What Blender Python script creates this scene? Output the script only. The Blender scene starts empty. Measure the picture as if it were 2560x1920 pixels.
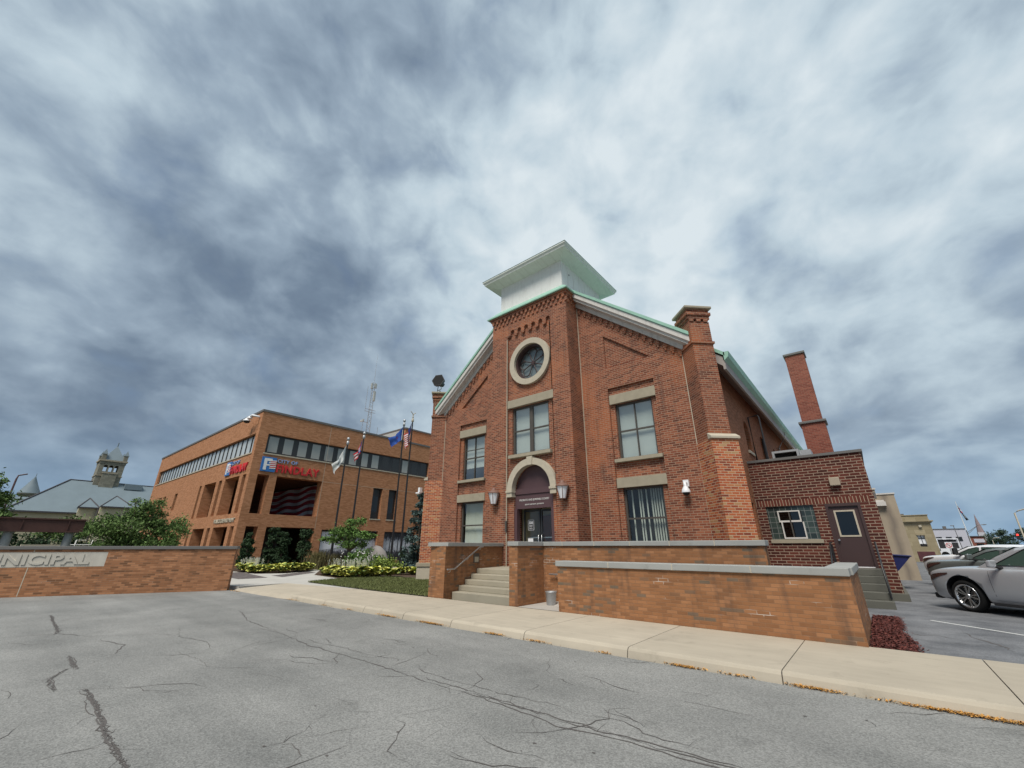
import bpy, bmesh, math, random
from mathutils import Vector as V, Matrix
from mathutils.geometry import tessellate_polygon
random.seed(7)
S = bpy.context.scene
col = S.collection
R = math.radians

# ---------------------------------------------------------------- camera, sky, sun, exposure
cd = bpy.data.cameras.new('camera'); cam = bpy.data.objects.new('camera', cd); col.objects.link(cam)
cd.sensor_width = 36; cd.lens = 1025/2560*36; cd.clip_start = .05; cd.clip_end = 3000
cam.location = (0, 0, 1.65); cam.rotation_euler = (R(90+21.6), 0, R(39.6))
S.camera = cam
EXPO = 1.3
S.view_settings.view_transform = 'Standard'; S.view_settings.look = 'None'
S.view_settings.exposure = EXPO; S.view_settings.gamma = 1; S.view_settings.use_curve_mapping = False
SUN_EL, SUN_AZ = R(56), R(163)            # azimuth of the sun measured clockwise from +Y
sd = bpy.data.lights.new('sun', 'SUN'); so = bpy.data.objects.new('sun', sd); col.objects.link(so)
sd.energy = 1.5; sd.angle = R(24); sd.color = (1, .94, .85)
sv = V((math.sin(SUN_AZ)*math.cos(SUN_EL), math.cos(SUN_AZ)*math.cos(SUN_EL), math.sin(SUN_EL)))
so.rotation_euler = sv.to_track_quat('Z', 'Y').to_euler(); so.location = sv*200

class NT:                                  # tiny node-tree helper
    def __init__(s, tree): s.t = tree; tree.nodes.clear()
    def n(s, kind, **kw):
        nd = s.t.nodes.new(kind)
        for k, v in kw.items(): setattr(nd, k, v)
        return nd
    def l(s, a, b): s.t.links.new(a, b)
    def put(s, sock, v):
        if isinstance(v, bpy.types.NodeSocket): s.l(v, sock)
        elif v is not None: sock.default_value = v
    def m(s, op, a, b=None, c=None, clamp=False):
        nd = s.n('ShaderNodeMath', operation=op, use_clamp=clamp)
        for i, v in enumerate((a, b, c)):
            if v is not None: s.put(nd.inputs[i], v)
        return nd.outputs[0]
    def vm(s, op, a, b=None, scale=None):
        nd = s.n('ShaderNodeVectorMath', operation=op)
        s.put(nd.inputs[0], a)
        if b is not None: s.put(nd.inputs[1], b)
        if scale is not None: s.put(nd.inputs['Scale'], scale)
        return nd.outputs['Value'] if op in ('DOT_PRODUCT', 'LENGTH') else nd.outputs[0]
    def ramp(s, fac, stops, interp='LINEAR'):
        nd = s.n('ShaderNodeValToRGB'); e = nd.color_ramp.elements; nd.color_ramp.interpolation = interp
        while len(e) < len(stops): e.new(.5)
        for i, (p, c) in enumerate(stops): e[i].position = p; e[i].color = (*c, 1) if not isinstance(c, float) else (c, c, c, 1)
        s.put(nd.inputs[0], fac); return nd.outputs[0]
    def noise(s, vec, scale, detail=4, rough=.55, dist=0):
        nd = s.n('ShaderNodeTexNoise'); s.put(nd.inputs['Vector'], vec)
        nd.inputs['Scale'].default_value = scale; nd.inputs['Detail'].default_value = detail
        nd.inputs['Roughness'].default_value = rough; nd.inputs['Distortion'].default_value = dist
        return nd.outputs[0]
    def mix(s, f, a, b, mode='MIX'):
        nd = s.n('ShaderNodeMix', data_type='RGBA', blend_type=mode)
        s.put(nd.inputs[0], f)
        for i, v in ((6, a), (7, b)): s.put(nd.inputs[i], v if isinstance(v, bpy.types.NodeSocket) else (*v, 1))
        return nd.outputs[2]
    def sep(s, v): nd = s.n('ShaderNodeSeparateXYZ'); s.l(v, nd.inputs[0]); return nd.outputs
    def comb(s, x, y, z=0.):
        nd = s.n('ShaderNodeCombineXYZ')
        for i, v in enumerate((x, y, z)): s.put(nd.inputs[i], v)
        return nd.outputs[0]

def lin(r, g, b):
    f = lambda c: (c/255/12.92 if c < 11 else ((c/255+.055)/1.055)**2.4)
    return (f(r), f(g), f(b))

W = bpy.data.worlds.new('World'); S.world = W; W.use_nodes = True
t = NT(W.node_tree)
d = t.n('ShaderNodeTexCoord').outputs['Generated']
x, y, z = t.sep(d)
zc = t.m('ADD', t.m('MAXIMUM', z, 0.), .3)
u = t.m('DIVIDE', t.m('ADD', t.m('MULTIPLY', x, .77), t.m('MULTIPLY', y, .637)), zc)
v = t.m('DIVIDE', t.m('ADD', t.m('MULTIPLY', x, -.637), t.m('MULTIPLY', y, .77)), zc)
xr = t.m('ADD', t.m('MULTIPLY', x, .77), t.m('MULTIPLY', y, .637)); yf = t.m('ADD', t.m('MULTIPLY', x, -.637), t.m('MULTIPLY', y, .77))
pv = t.comb(u, t.m('MULTIPLY', v, .8), .37)
d3 = t.comb(xr, t.m('MULTIPLY', yf, .85), t.m('MULTIPLY', z, 1.25))
n1 = t.noise(t.vm('ADD', d3, (2.1, 5.4, 1.2)), 2.9, 4, .48, .35)
n2 = t.noise(t.vm('ADD', d3, (9.1, 3.4, 7.2)), 8.2, 6, .5, .35)
n3 = t.noise(t.vm('ADD', pv, (7.3, 2.2, 4.)), 5.2, 5, .5, .3)
n4 = t.noise(t.vm('ADD', d3, (1.7, 8.8, 2.6)), 15., 5, .5, .2)
b = t.m('MULTIPLY', t.m('SUBTRACT', n1, .5), .42)
b = t.m('ADD', b, t.m('MULTIPLY', t.m('SUBTRACT', n2, .5), .78))
b = t.m('ADD', b, t.m('MULTIPLY', t.m('SUBTRACT', n3, .5), .42))
b = t.m('ADD', b, t.m('MULTIPLY', t.m('SUBTRACT', n4, .5), .32))
BLOBS = [((-.9, .1, .45), 3, -.09), ((-.1, .7, .7), 5, .06), ((-.34, .5, .8), 6, .07), ((-.52, .52, .68), 25, .12), ((-.18, .72, .67), 9, .1), ((-.92, .27, .28), 45, .32), ((-.74, .14, .65), 70, .26),
         ((-.73, -.16, .66), 45, .2), ((-.87, -.12, .49), 90, .28), ((-.94, -.04, .34), 110, .24), ((-.54, .21, .81), 40, -.22), ((-.89, .01, .46), 20, -.12),
         ((-.8, .36, .48), 26, -.2), ((-.97, .04, .2), 24, -.12), ((.12, .96, .23), 9, -.1), ((.27, .75, .61), 4, .22), ((-.66, .66, .36), 30, .2), ((-.12, .45, .88), 10, .06), ((-.4, .74, .54), 14, .14)]
b = t.m('ADD', b, .455)
for c, k, w in BLOBS:
    g = t.m('EXPONENT', t.m('MULTIPLY', t.m('SUBTRACT', t.vm('DOT_PRODUCT', d, tuple(V(c).normalized())), 1.), float(k)))
    b = t.m('ADD', b, t.m('MULTIPLY', g, w))
cl = t.ramp(b, [(0., lin(96, 113, 136)), (.25, lin(120, 138, 158)), (.5, lin(156, 174, 191)), (.75, lin(196, 213, 224)), (1., lin(224, 235, 241))])
hz = t.m('SUBTRACT', 1., t.m('MULTIPLY', t.m('MAXIMUM', z, 0.), 4.6), clamp=True)
cl = t.mix(t.m('MULTIPLY', t.m('POWER', hz, 1.3), .72), cl, lin(132, 168, 200))
sk = t.n('ShaderNodeTexSky', sky_type='NISHITA', sun_disc=False, sun_elevation=SUN_EL, sun_rotation=SUN_AZ)
gap = t.m('MULTIPLY', t.m('SUBTRACT', .42, n2), 1.2, clamp=True)
skyc = t.vm('SCALE', sk.outputs[0], scale=.08)
tot = t.mix(t.m('MULTIPLY', gap, .6), t.vm('SCALE', cl, scale=.95/2**EXPO), skyc)
bg = t.n('ShaderNodeBackground'); t.l(tot, bg.inputs[0]); bg.inputs[1].default_value = 1.0
t.l(bg.outputs[0], t.n('ShaderNodeOutputWorld').inputs[0])

# ---------------------------------------------------------------- materials
M = {}
def newmat(name):
    m = bpy.data.materials.new(name); m.use_nodes = True; k = NT(m.node_tree)
    out = k.n('ShaderNodeOutputMaterial'); b = k.n('ShaderNodeBsdfPrincipled'); k.l(b.outputs[0], out.inputs[0])
    M[name] = m
    return m, k, b, out
def plain(name, c, rough=.6, metal=0., var=.12, scale=3., spec=.5, coat=0., island=0.):
    m, k, b, o = newmat(name)
    geo = k.n('ShaderNodeNewGeometry')
    n = k.noise(geo.outputs['Position'], scale, 5, .6)
    f = k.m('ADD', 1.-var, k.m('MULTIPLY', n, 2*var))
    if island: f = k.m('MULTIPLY', f, k.m('ADD', 1-island, k.m('MULTIPLY', geo.outputs['Random Per Island'], 2*island)))
    c_ = k.vm('SCALE', (*c,), scale=f)
    k.l(c_, b.inputs['Base Color'])
    b.inputs['Roughness'].default_value = rough; b.inputs['Metallic'].default_value = metal
    b.inputs['Specular IOR Level'].default_value = spec; b.inputs['Coat Weight'].default_value = coat
    return m
def wallcoord(k):
    g = k.n('ShaderNodeNewGeometry'); P = g.outputs['Position']; N = g.outputs['True Normal']
    T = k.vm('CROSS_PRODUCT', (0, 0, 1), N)
    nz = k.m('ABSOLUTE', k.sep(N)[2]); x, y, z = k.sep(P)
    u = k.m('ADD', k.vm('DOT_PRODUCT', P, T), k.m('MULTIPLY', nz, x))
    v = k.m('ADD', z, k.m('MULTIPLY', nz, y))
    return u, v, P
def brick(name, bw, rh, stops, mortar, ms=.01, big=.25, stain=None, eff=0., patch=None, rough=.85):
    m, k, b, o = newmat(name)
    u, v, P = wallcoord(k)
    bt = k.n('ShaderNodeTexBrick'); k.l(k.comb(u, v), bt.inputs['Vector'])
    for nm, val in (('Color1', (0, 0, 0, 1)), ('Color2', (1, 1, 1, 1)), ('Mortar', (.5, .5, .5, 1)), ('Scale', 1.), ('Mortar Size', ms), ('Mortar Smooth', .3), ('Bias', 0.), ('Brick Width', bw), ('Row Height', rh)):
        bt.inputs[nm].default_value = val
    c = k.ramp(bt.outputs['Color'], stops)
    n = k.noise(P, .9, 6, .62); n_ = k.noise(k.comb(u, k.m('MULTIPLY', v, 2.5)), 5., 3)
    c = k.vm('SCALE', c, scale=k.m('ADD', 1-big, k.m('ADD', k.m('MULTIPLY', n, 1.35*big), k.m('MULTIPLY', n_, .65*big))))
    if patch:
        pm = k.m('MULTIPLY', k.m('SUBTRACT', k.noise(k.vm('ADD', P, (3.1, 9.2, 1.7)), .55, 3), patch[1]), 9., clamp=True)
        c = k.mix(k.m('MULTIPLY', pm, patch[2]), c, patch[0])
    mo = mortar
    if eff:
        em = k.m('MULTIPLY', k.m('SUBTRACT', k.noise(k.comb(k.m('MULTIPLY', u, .5), k.m('MULTIPLY', v, 1.6)), 2.2, 2), .63), 14., clamp=True)
        mo = k.mix(k.m('MULTIPLY', em, eff), mortar, (.62, .56, .5))
    c = k.mix(bt.outputs['Fac'], c, mo)
    if stain:
        sm = k.m('MULTIPLY', k.m('SUBTRACT', k.noise(k.comb(k.m('MULTIPLY', u, 2.2), k.m('MULTIPLY', v, .28)), 1.3, 5), .54), 4.5, clamp=True)
        c = k.mix(k.m('MULTIPLY', sm, stain), c, (.05, .042, .04))
    k.l(c, b.inputs['Base Color']); b.inputs['Roughness'].default_value = rough; b.inputs['Specular IOR Level'].default_value = .25
    bp = k.n('ShaderNodeBump'); bp.inputs['Strength'].default_value = .5; bp.inputs['Distance'].default_value = .006
    k.l(k.m('SUBTRACT', k.m('MULTIPLY', n_, .3), bt.outputs['Fac']), bp.inputs['Height']); k.l(bp.outputs[0], b.inputs['Normal'])
    return m
brick('church_brick', .235, .078, [(0, (.12, .038, .024)), (.35, (.2, .06, .033)), (.7, (.255, .082, .044)), (1, (.315, .112, .06))], (.33, .225, .155), .0105, .34, .45, 0, ((.42, .13, .05), .56, .6))
brick('side_brick', .22, .07, [(0, (.2, .07, .03)), (.5, (.27, .095, .045)), (1, (.34, .13, .065))], (.3, .18, .11), .008, .25)
brick('annex_brick', .29, .098, [(0, (.055, .016, .012)), (.5, (.09, .023, .016)), (1, (.135, .037, .025))], (.32, .24, .18), .012, .25)
brick('terrace_brick', .215, .067, [(0, (.15, .115, .08)), (.04, (.18, .125, .085)), (.1, (.24, .112, .052)), (.6, (.31, .142, .063)), (1, (.37, .178, .085))], (.26, .14, .075), .006, .42, .7, .9)
brick('sign_brick', .24, .067, [(0, (.15, .075, .04)), (.15, (.25, .11, .052)), (.6, (.35, .16, .078)), (1, (.42, .2, .1))], (.27, .155, .09), .007, .3, .35, .2)
brick('hall_brick', .3, .09, [(0, (.34, .15, .07)), (.5, (.425, .198, .098)), (1, (.49, .235, .125))], (.36, .19, .105), .008, .22)
brick('chimney_brick', .22, .075, [(0, (.17, .05, .035)), (.5, (.22, .068, .048)), (1, (.27, .09, .06))], (.28, .15, .11), .008, .2)
brick('stone_block', .9, .42, [(0, (.27, .225, .14)), (1, (.37, .315, .21))], (.25, .2, .12), .012, .2)
brick('court_stone', .8, .4, [(0, (.2, .19, .15)), (1, (.27, .255, .2))], (.16, .15, .12), .012, .25)
brick('pavers', .2, .1, [(0, (.1, .085, .085)), (1, (.17, .145, .14))], (.1, .09, .085), .008, .2)
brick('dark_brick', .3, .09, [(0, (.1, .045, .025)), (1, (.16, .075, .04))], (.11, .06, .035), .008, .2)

plain('limestone', (.46, .41, .32), .85, var=.18, scale=6)
plain('lintel_stone', (.33, .29, .215), .88, var=.2, scale=5)
plain('white_paint', (.72, .72, .69), .55, var=.05, scale=4)
plain('trim_white', (.6, .575, .54), .6, var=.12, scale=6)
plain('copper_green', (.28, .49, .39), .6, var=.2, scale=3)
plain('bronze_frame', (.075, .065, .055), .5, var=.1)
plain('plum_paint', (.085, .045, .05), .55, var=.1, scale=2)
plain('plum_door', (.056, .031, .03), .45, var=.1, scale=2)
plain('black_metal', (.018, .018, .02), .4, var=.1)
plain('dark_void', (.012, .012, .012), .9)
plain('dark_interior', (.05, .045, .035), .9)
plain('beige_interior', (.55, .5, .36), .9)
plain('wood_door', (.22, .09, .05), .5)
plain('blind', (.6, .63, .57), .8, var=.05)
plain('roller_blind', (.66, .69, .64), .8, var=.06, scale=1.2)
plain('steel', (.55, .56, .57), .35, .9, .05)
plain('galvanised', (.42, .43, .44), .5, .7, .15, 20)
plain('lamp_rust', (.19, .1, .075), .6, var=.2, scale=8)
plain('lamp_glass', (.86, .88, .92), .35, var=.03)
plain('white_plastic', (.75, .76, .78), .4, var=.03)
plain('black_plastic', (.02, .02, .022), .45)
plain('letter_silver', (.55, .54, .52), .5, var=.05)
plain('letter_tan', (.45, .4, .31), .6)
plain('red', (.55, .02, .025), .45, var=.04)
plain('blue', (.03, .16, .45), .45, var=.04)
plain('navy', (.02, .03, .16), .5, var=.05)
plain('pale_blue', (.25, .36, .62), .5)
plain('flag_white', (.74, .75, .74), .8, var=.04)
plain('flag_blue', (.05, .13, .5), .8, var=.08)
plain('flag_red', (.5, .03, .05), .8, var=.08)
plain('bin_blue', (.01, .015, .09), .45)
plain('rust_steel', (.085, .038, .03), .75, var=.35, scale=2.5)
plain('column_grey', (.32, .34, .34), .8, var=.12)
plain('slate', (.155, .2, .225), .7, var=.16, scale=.5)
plain('slate_trim', (.06, .055, .06), .7)
plain('grey_trim', (.13, .125, .12), .6, var=.06)
plain('grey_panel', (.4, .43, .42), .6, var=.03)
plain('band_frame', (.028, .03, .034), .45)
plain('stucco_beige', (.37, .31, .235), .9, var=.08, scale=1.)
plain('far_white', (.5, .5, .55), .8, var=.08, scale=.6)
plain('bark', (.1, .075, .055), .9, var=.2, scale=10)
plain('boulder', (.3, .27, .25), .9, var=.2, scale=3)
plain('flower_white', (.75, .74, .72), .8)
for nm, c, isl in (('leaf_mid', (.1, .165, .045), .45), ('leaf_dark', (.028, .055, .022), .45), ('leaf_bright', (.105, .19, .045), .4), ('leaf_spruce', (.075, .115, .11), .4),
                   ('leaf_lime', (.17, .23, .045), .4), ('leaf_far', (.045, .075, .045), .4), ('hosta_leaf', (.5, .5, .12), .5), ('hosta_green', (.12, .19, .05), .4),
                   ('grass_blade', (.13, .15, .05), .4), ('reed', (.15, .135, .06), .4), ('mulch_chip', (.1, .028, .022), .55), ('dry_leaf', (.5, .26, .065), .55), ('soil', (.07, .045, .03), .3)):
    m = plain(nm, c, .7, var=.15, scale=2., island=isl, spec=.3)
    if nm != 'mulch_chip' and nm != 'soil':
        b_ = m.node_tree.nodes['Principled BSDF']; b_.inputs['Transmission Weight'].default_value = 0

# glass that shows what lies behind it and mirrors the sky
def glass(name, tint, refl):
    m, k, b, o = newmat(name); k.t.nodes.remove(b)
    tr = k.n('ShaderNodeBsdfTransparent'); tr.inputs[0].default_value = (*tint, 1)
    gl = k.n('ShaderNodeBsdfGlossy'); gl.inputs['Roughness'].default_value = .03; gl.inputs[0].default_value = (.95, .97, 1, 1)
    lw = k.n('ShaderNodeLayerWeight'); lw.inputs[0].default_value = .5
    mx = k.n('ShaderNodeMixShader'); k.l(k.m('ADD', k.m('MULTIPLY', k.m('POWER', lw.outputs['Facing'], 4.), .7), refl, clamp=True), mx.inputs[0]); k.l(tr.outputs[0], mx.inputs[1]); k.l(gl.outputs[0], mx.inputs[2])
    k.l(mx.outputs[0], o.inputs[0])
glass('glass', (.85, .88, .86), .06)
glass('glass_dark', (.25, .27, .27), .06)
glass('glass_sky', (.8, .84, .83), .2)
glass('car_glass', (.3, .4, .36), .05)
def carpaint(name, c, metal=.6):
    m, k, b, o = newmat(name); b.inputs['Base Color'].default_value = (*c, 1); b.inputs['Metallic'].default_value = metal
    b.inputs['Roughness'].default_value = .32; b.inputs['Coat Weight'].default_value = .8; b.inputs['Coat Roughness'].default_value = .06
    n = k.noise(k.n('ShaderNodeNewGeometry').outputs['Position'], 3., 4); k.l(k.m('ADD', .26, k.m('MULTIPLY', n, .14)), b.inputs['Roughness'])
carpaint('paint_silver', (.46, .47, .49), .35); carpaint('paint_grey', (.16, .18, .175), .3); carpaint('paint_white', (.75, .76, .78), 0.)
plain('tyre', (.012, .012, .012), .95, spec=.15); plain('rim_metal', (.6, .61, .62), .25, .9, .03); plain('headlight', (.06, .028, .024), .15, coat=1.); plain('trim_black', (.02, .02, .022), .55)

def asphalt(name, c1, c2, speck, patchy=.35, sharp=(.3, .7)):
    m, k, b, o = newmat(name)
    P = k.n('ShaderNodeNewGeometry').outputs['Position']
    n = k.noise(P, patchy, 6, .6); n2 = k.noise(P, 38., 3, .7); x, y, z = k.sep(P)
    lw_ = .4 if patchy < 1 else 0.
    lane = k.noise(k.comb(k.m('MULTIPLY', x, .08), k.m('MULTIPLY', y, .9)), 1.2, 4)
    f = k.m('ADD', k.m('MULTIPLY', n, 1-lw_), k.m('MULTIPLY', lane, lw_))
    c = k.mix(k.ramp(f, [(sharp[0], 0.), (sharp[1], 1.)]), c1, c2)
    vo = k.n('ShaderNodeTexVoronoi'); vo.inputs['Scale'].default_value = 75.; k.l(P, vo.inputs['Vector'])
    sp = k.m('ADD', k.m('MULTIPLY', k.sep(vo.outputs['Color'])[0], speck), k.m('MULTIPLY', n2, speck))
    c = k.vm('SCALE', c, scale=k.m('ADD', 1-speck, sp))
    oil = k.m('MULTIPLY', k.m('SUBTRACT', k.noise(k.vm('ADD', P, (4., 7., 1.)), 1.6, 5, .6), .62), 3.5, clamp=True)
    c = k.vm('SCALE', c, scale=k.m('SUBTRACT', 1., k.m('MULTIPLY', oil, .4)))
    k.l(c, b.inputs['Base Color']); b.inputs['Roughness'].default_value = .9; b.inputs['Specular IOR Level'].default_value = .25
    bp = k.n('ShaderNodeBump'); bp.inputs['Strength'].default_value = .5; bp.inputs['Distance'].default_value = .006
    k.l(k.m('ADD', n2, vo.outputs['Distance']), bp.inputs['Height']); k.l(bp.outputs[0], b.inputs['Normal'])
asphalt('road_asphalt', (.175, .177, .17), (.285, .283, .27), .5, .55, (.36, .66))
asphalt('lot_asphalt', (.115, .12, .13), (.225, .23, .24), .4, 1.1, .4 and (.36, .72))
asphalt('dirt_ground', (.07, .075, .045), (.12, .11, .07), .4)
plain('crack', (.105, .095, .09), .95, var=.3, scale=12)
def concrete(name, c, streak=.2):
    m, k, b, o = newmat(name)
    P = k.n('ShaderNodeNewGeometry').outputs['Position']; x, y, z = k.sep(P)
    n = k.noise(P, 1.1, 6, .6); n2 = k.noise(P, 60., 2, .7); st = k.noise(k.comb(k.m('MULTIPLY', x, .7), k.m('MULTIPLY', y, 5.), z), 1.3, 4)
    f = k.m('ADD', k.m('ADD', .62, k.m('MULTIPLY', n, .35)), k.m('ADD', k.m('MULTIPLY', n2, .12), k.m('MULTIPLY', st, streak)))
    isl = k.n('ShaderNodeNewGeometry').outputs['Random Per Island']; blot = k.m('MULTIPLY', k.m('SUBTRACT', k.noise(P, 2.6, 6, .65), .58), 2.2, clamp=True)
    f = k.m('MULTIPLY', f, k.m('SUBTRACT', k.m('ADD', .93, k.m('MULTIPLY', isl, .12)), k.m('MULTIPLY', blot, .55)))
    c_ = k.vm('SCALE', c, scale=f)
    k.l(c_, b.inputs['Base Color']); b.inputs['Roughness'].default_value = .9; b.inputs['Specular IOR Level'].default_value = .25
    bp = k.n('ShaderNodeBump'); bp.inputs['Strength'].default_value = .25; bp.inputs['Distance'].default_value = .004; k.l(n2, bp.inputs['Height']); k.l(bp.outputs[0], b.inputs['Normal'])
concrete('walk_concrete', (.445, .392, .31), .22); concrete('step_concrete', (.37, .335, .26), .15); concrete('plaza_concrete', (.52, .5, .46), .1)
concrete('coping_stone', (.33, .335, .32), .3); concrete('old_concrete', (.12, .118, .1), .25); concrete('ramp_concrete', (.45, .42, .38), .15); concrete('sign_stone', (.47, .445, .39), .25)
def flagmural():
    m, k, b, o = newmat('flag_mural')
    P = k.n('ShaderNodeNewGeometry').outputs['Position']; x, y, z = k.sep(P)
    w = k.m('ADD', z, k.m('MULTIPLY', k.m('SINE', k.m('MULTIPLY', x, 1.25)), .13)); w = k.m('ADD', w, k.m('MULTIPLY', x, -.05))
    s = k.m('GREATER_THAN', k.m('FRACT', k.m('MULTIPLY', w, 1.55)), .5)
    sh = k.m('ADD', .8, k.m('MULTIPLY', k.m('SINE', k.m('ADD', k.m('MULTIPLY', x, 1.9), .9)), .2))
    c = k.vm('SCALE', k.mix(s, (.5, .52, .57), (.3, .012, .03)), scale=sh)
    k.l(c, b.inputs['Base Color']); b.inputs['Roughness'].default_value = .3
    m, k, b, o = newmat('photo_mural')
    P = k.n('ShaderNodeNewGeometry').outputs['Position']; x, y, z = k.sep(P)
    n = k.noise(k.comb(k.m('MULTIPLY', y, 1.6), k.m('MULTIPLY', z, 1.1)), 3.2, 8, .7)
    tone = k.m('ADD', n, k.m('MULTIPLY', k.m('SINE', k.m('ADD', k.m('MULTIPLY', z, 2.7), 3.1)), .2))
    k.l(k.ramp(tone, [(.32, (.02, .02, .025)), (.5, (.1, .1, .12)), (.56, (.4, .42, .46)), (.75, (.6, .63, .68))]), b.inputs['Base Color']); b.inputs['Roughness'].default_value = .35
flagmural()
def glassblock():
    m, k, b, o = newmat('glass_block')
    u, v, P = wallcoord(k)
    bt = k.n('ShaderNodeTexBrick'); bt.offset = 0.; k.l(k.comb(u, v), bt.inputs['Vector'])
    for nm, val in (('Color1', (.02, .03, .03, 1)), ('Color2', (.06, .085, .075, 1)), ('Mortar', (.2, .21, .2, 1)), ('Scale', 1.), ('Mortar Size', .007), ('Brick Width', .19), ('Row Height', .19)): bt.inputs[nm].default_value = val
    k.l(bt.outputs['Color'], b.inputs['Base Color']); b.inputs['Roughness'].default_value = .15
glassblock()

def office(name, c, spec=.5):
    m, k, b, o = newmat(name); b.inputs['Base Color'].default_value = (*c, 1); b.inputs['Roughness'].default_value = .06; b.inputs['Specular IOR Level'].default_value = spec
    P = k.n('ShaderNodeNewGeometry').outputs['Random Per Island']
office('painted_sky_glass', (.3, .32, .3), .9); office('office_glass_dark', (.02, .022, .022), .5)  # the first one has a pale base colour standing in for reflected sky

plain('leaf_redbed', (.09, .03, .035), .9, var=.5, scale=4); plain('spire_pink', (.26, .2, .21), .8)
m, k, b_, o_ = newmat('signal_red'); b_.inputs['Base Color'].default_value = (.5, .01, .01, 1); b_.inputs['Emission Color'].default_value = (1, .03, .02, 1); b_.inputs['Emission Strength'].default_value = 2.
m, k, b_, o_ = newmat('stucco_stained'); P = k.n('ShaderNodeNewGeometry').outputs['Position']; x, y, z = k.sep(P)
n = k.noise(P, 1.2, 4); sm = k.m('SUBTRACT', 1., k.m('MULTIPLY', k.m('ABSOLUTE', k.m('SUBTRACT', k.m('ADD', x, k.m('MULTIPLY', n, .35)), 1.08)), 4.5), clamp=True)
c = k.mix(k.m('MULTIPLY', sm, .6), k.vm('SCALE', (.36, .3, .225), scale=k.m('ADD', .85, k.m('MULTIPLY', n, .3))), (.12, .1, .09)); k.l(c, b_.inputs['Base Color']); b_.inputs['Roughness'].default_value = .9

brick('repaired_brick', .235, .078, [(0, (.2, .05, .028)), (.3, (.36, .085, .035)), (.7, (.46, .13, .05)), (.9, (.46, .18, .075)), (1, (.4, .25, .12))], (.52, .38, .26), .0095, .3)
plain('eave_painted_shade', (.34, .31, .29), .7, var=.15, scale=4)  # darker than the white trim: shade under the eaves put into the colour

def weathered(name, c, dirt, amt):
    m, k, b, o = newmat(name); u, v, P = wallcoord(k)
    st = k.m('MULTIPLY', k.m('SUBTRACT', k.noise(k.comb(k.m('MULTIPLY', u, 3.), k.m('MULTIPLY', v, .5)), 1.8, 6, .65), .5), 3., clamp=True); n = k.noise(P, 5., 5, .65)
    c_ = k.mix(k.m('MULTIPLY', st, amt), k.vm('SCALE', c, scale=k.m('ADD', .9, k.m('MULTIPLY', n, .2))), dirt); k.l(c_, b.inputs['Base Color']); b.inputs['Roughness'].default_value = .65
weathered('cupola_white', (.74, .745, .72), (.42, .42, .38), .45); weathered('soffit_pale', (.64, .675, .63), (.3, .32, .27), .5); weathered('verge_white', (.58, .555, .52), (.2, .18, .16), .6)
plain('rose_blind', (.2, .235, .26), .7)
office('painted_sky_glass_bright', (.46, .5, .51), .9)  # paler copy for the street side, reflected sky painted into the base colour
plain('pale_stone', (.47, .42, .29), .9, var=.15, scale=.8)
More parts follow.
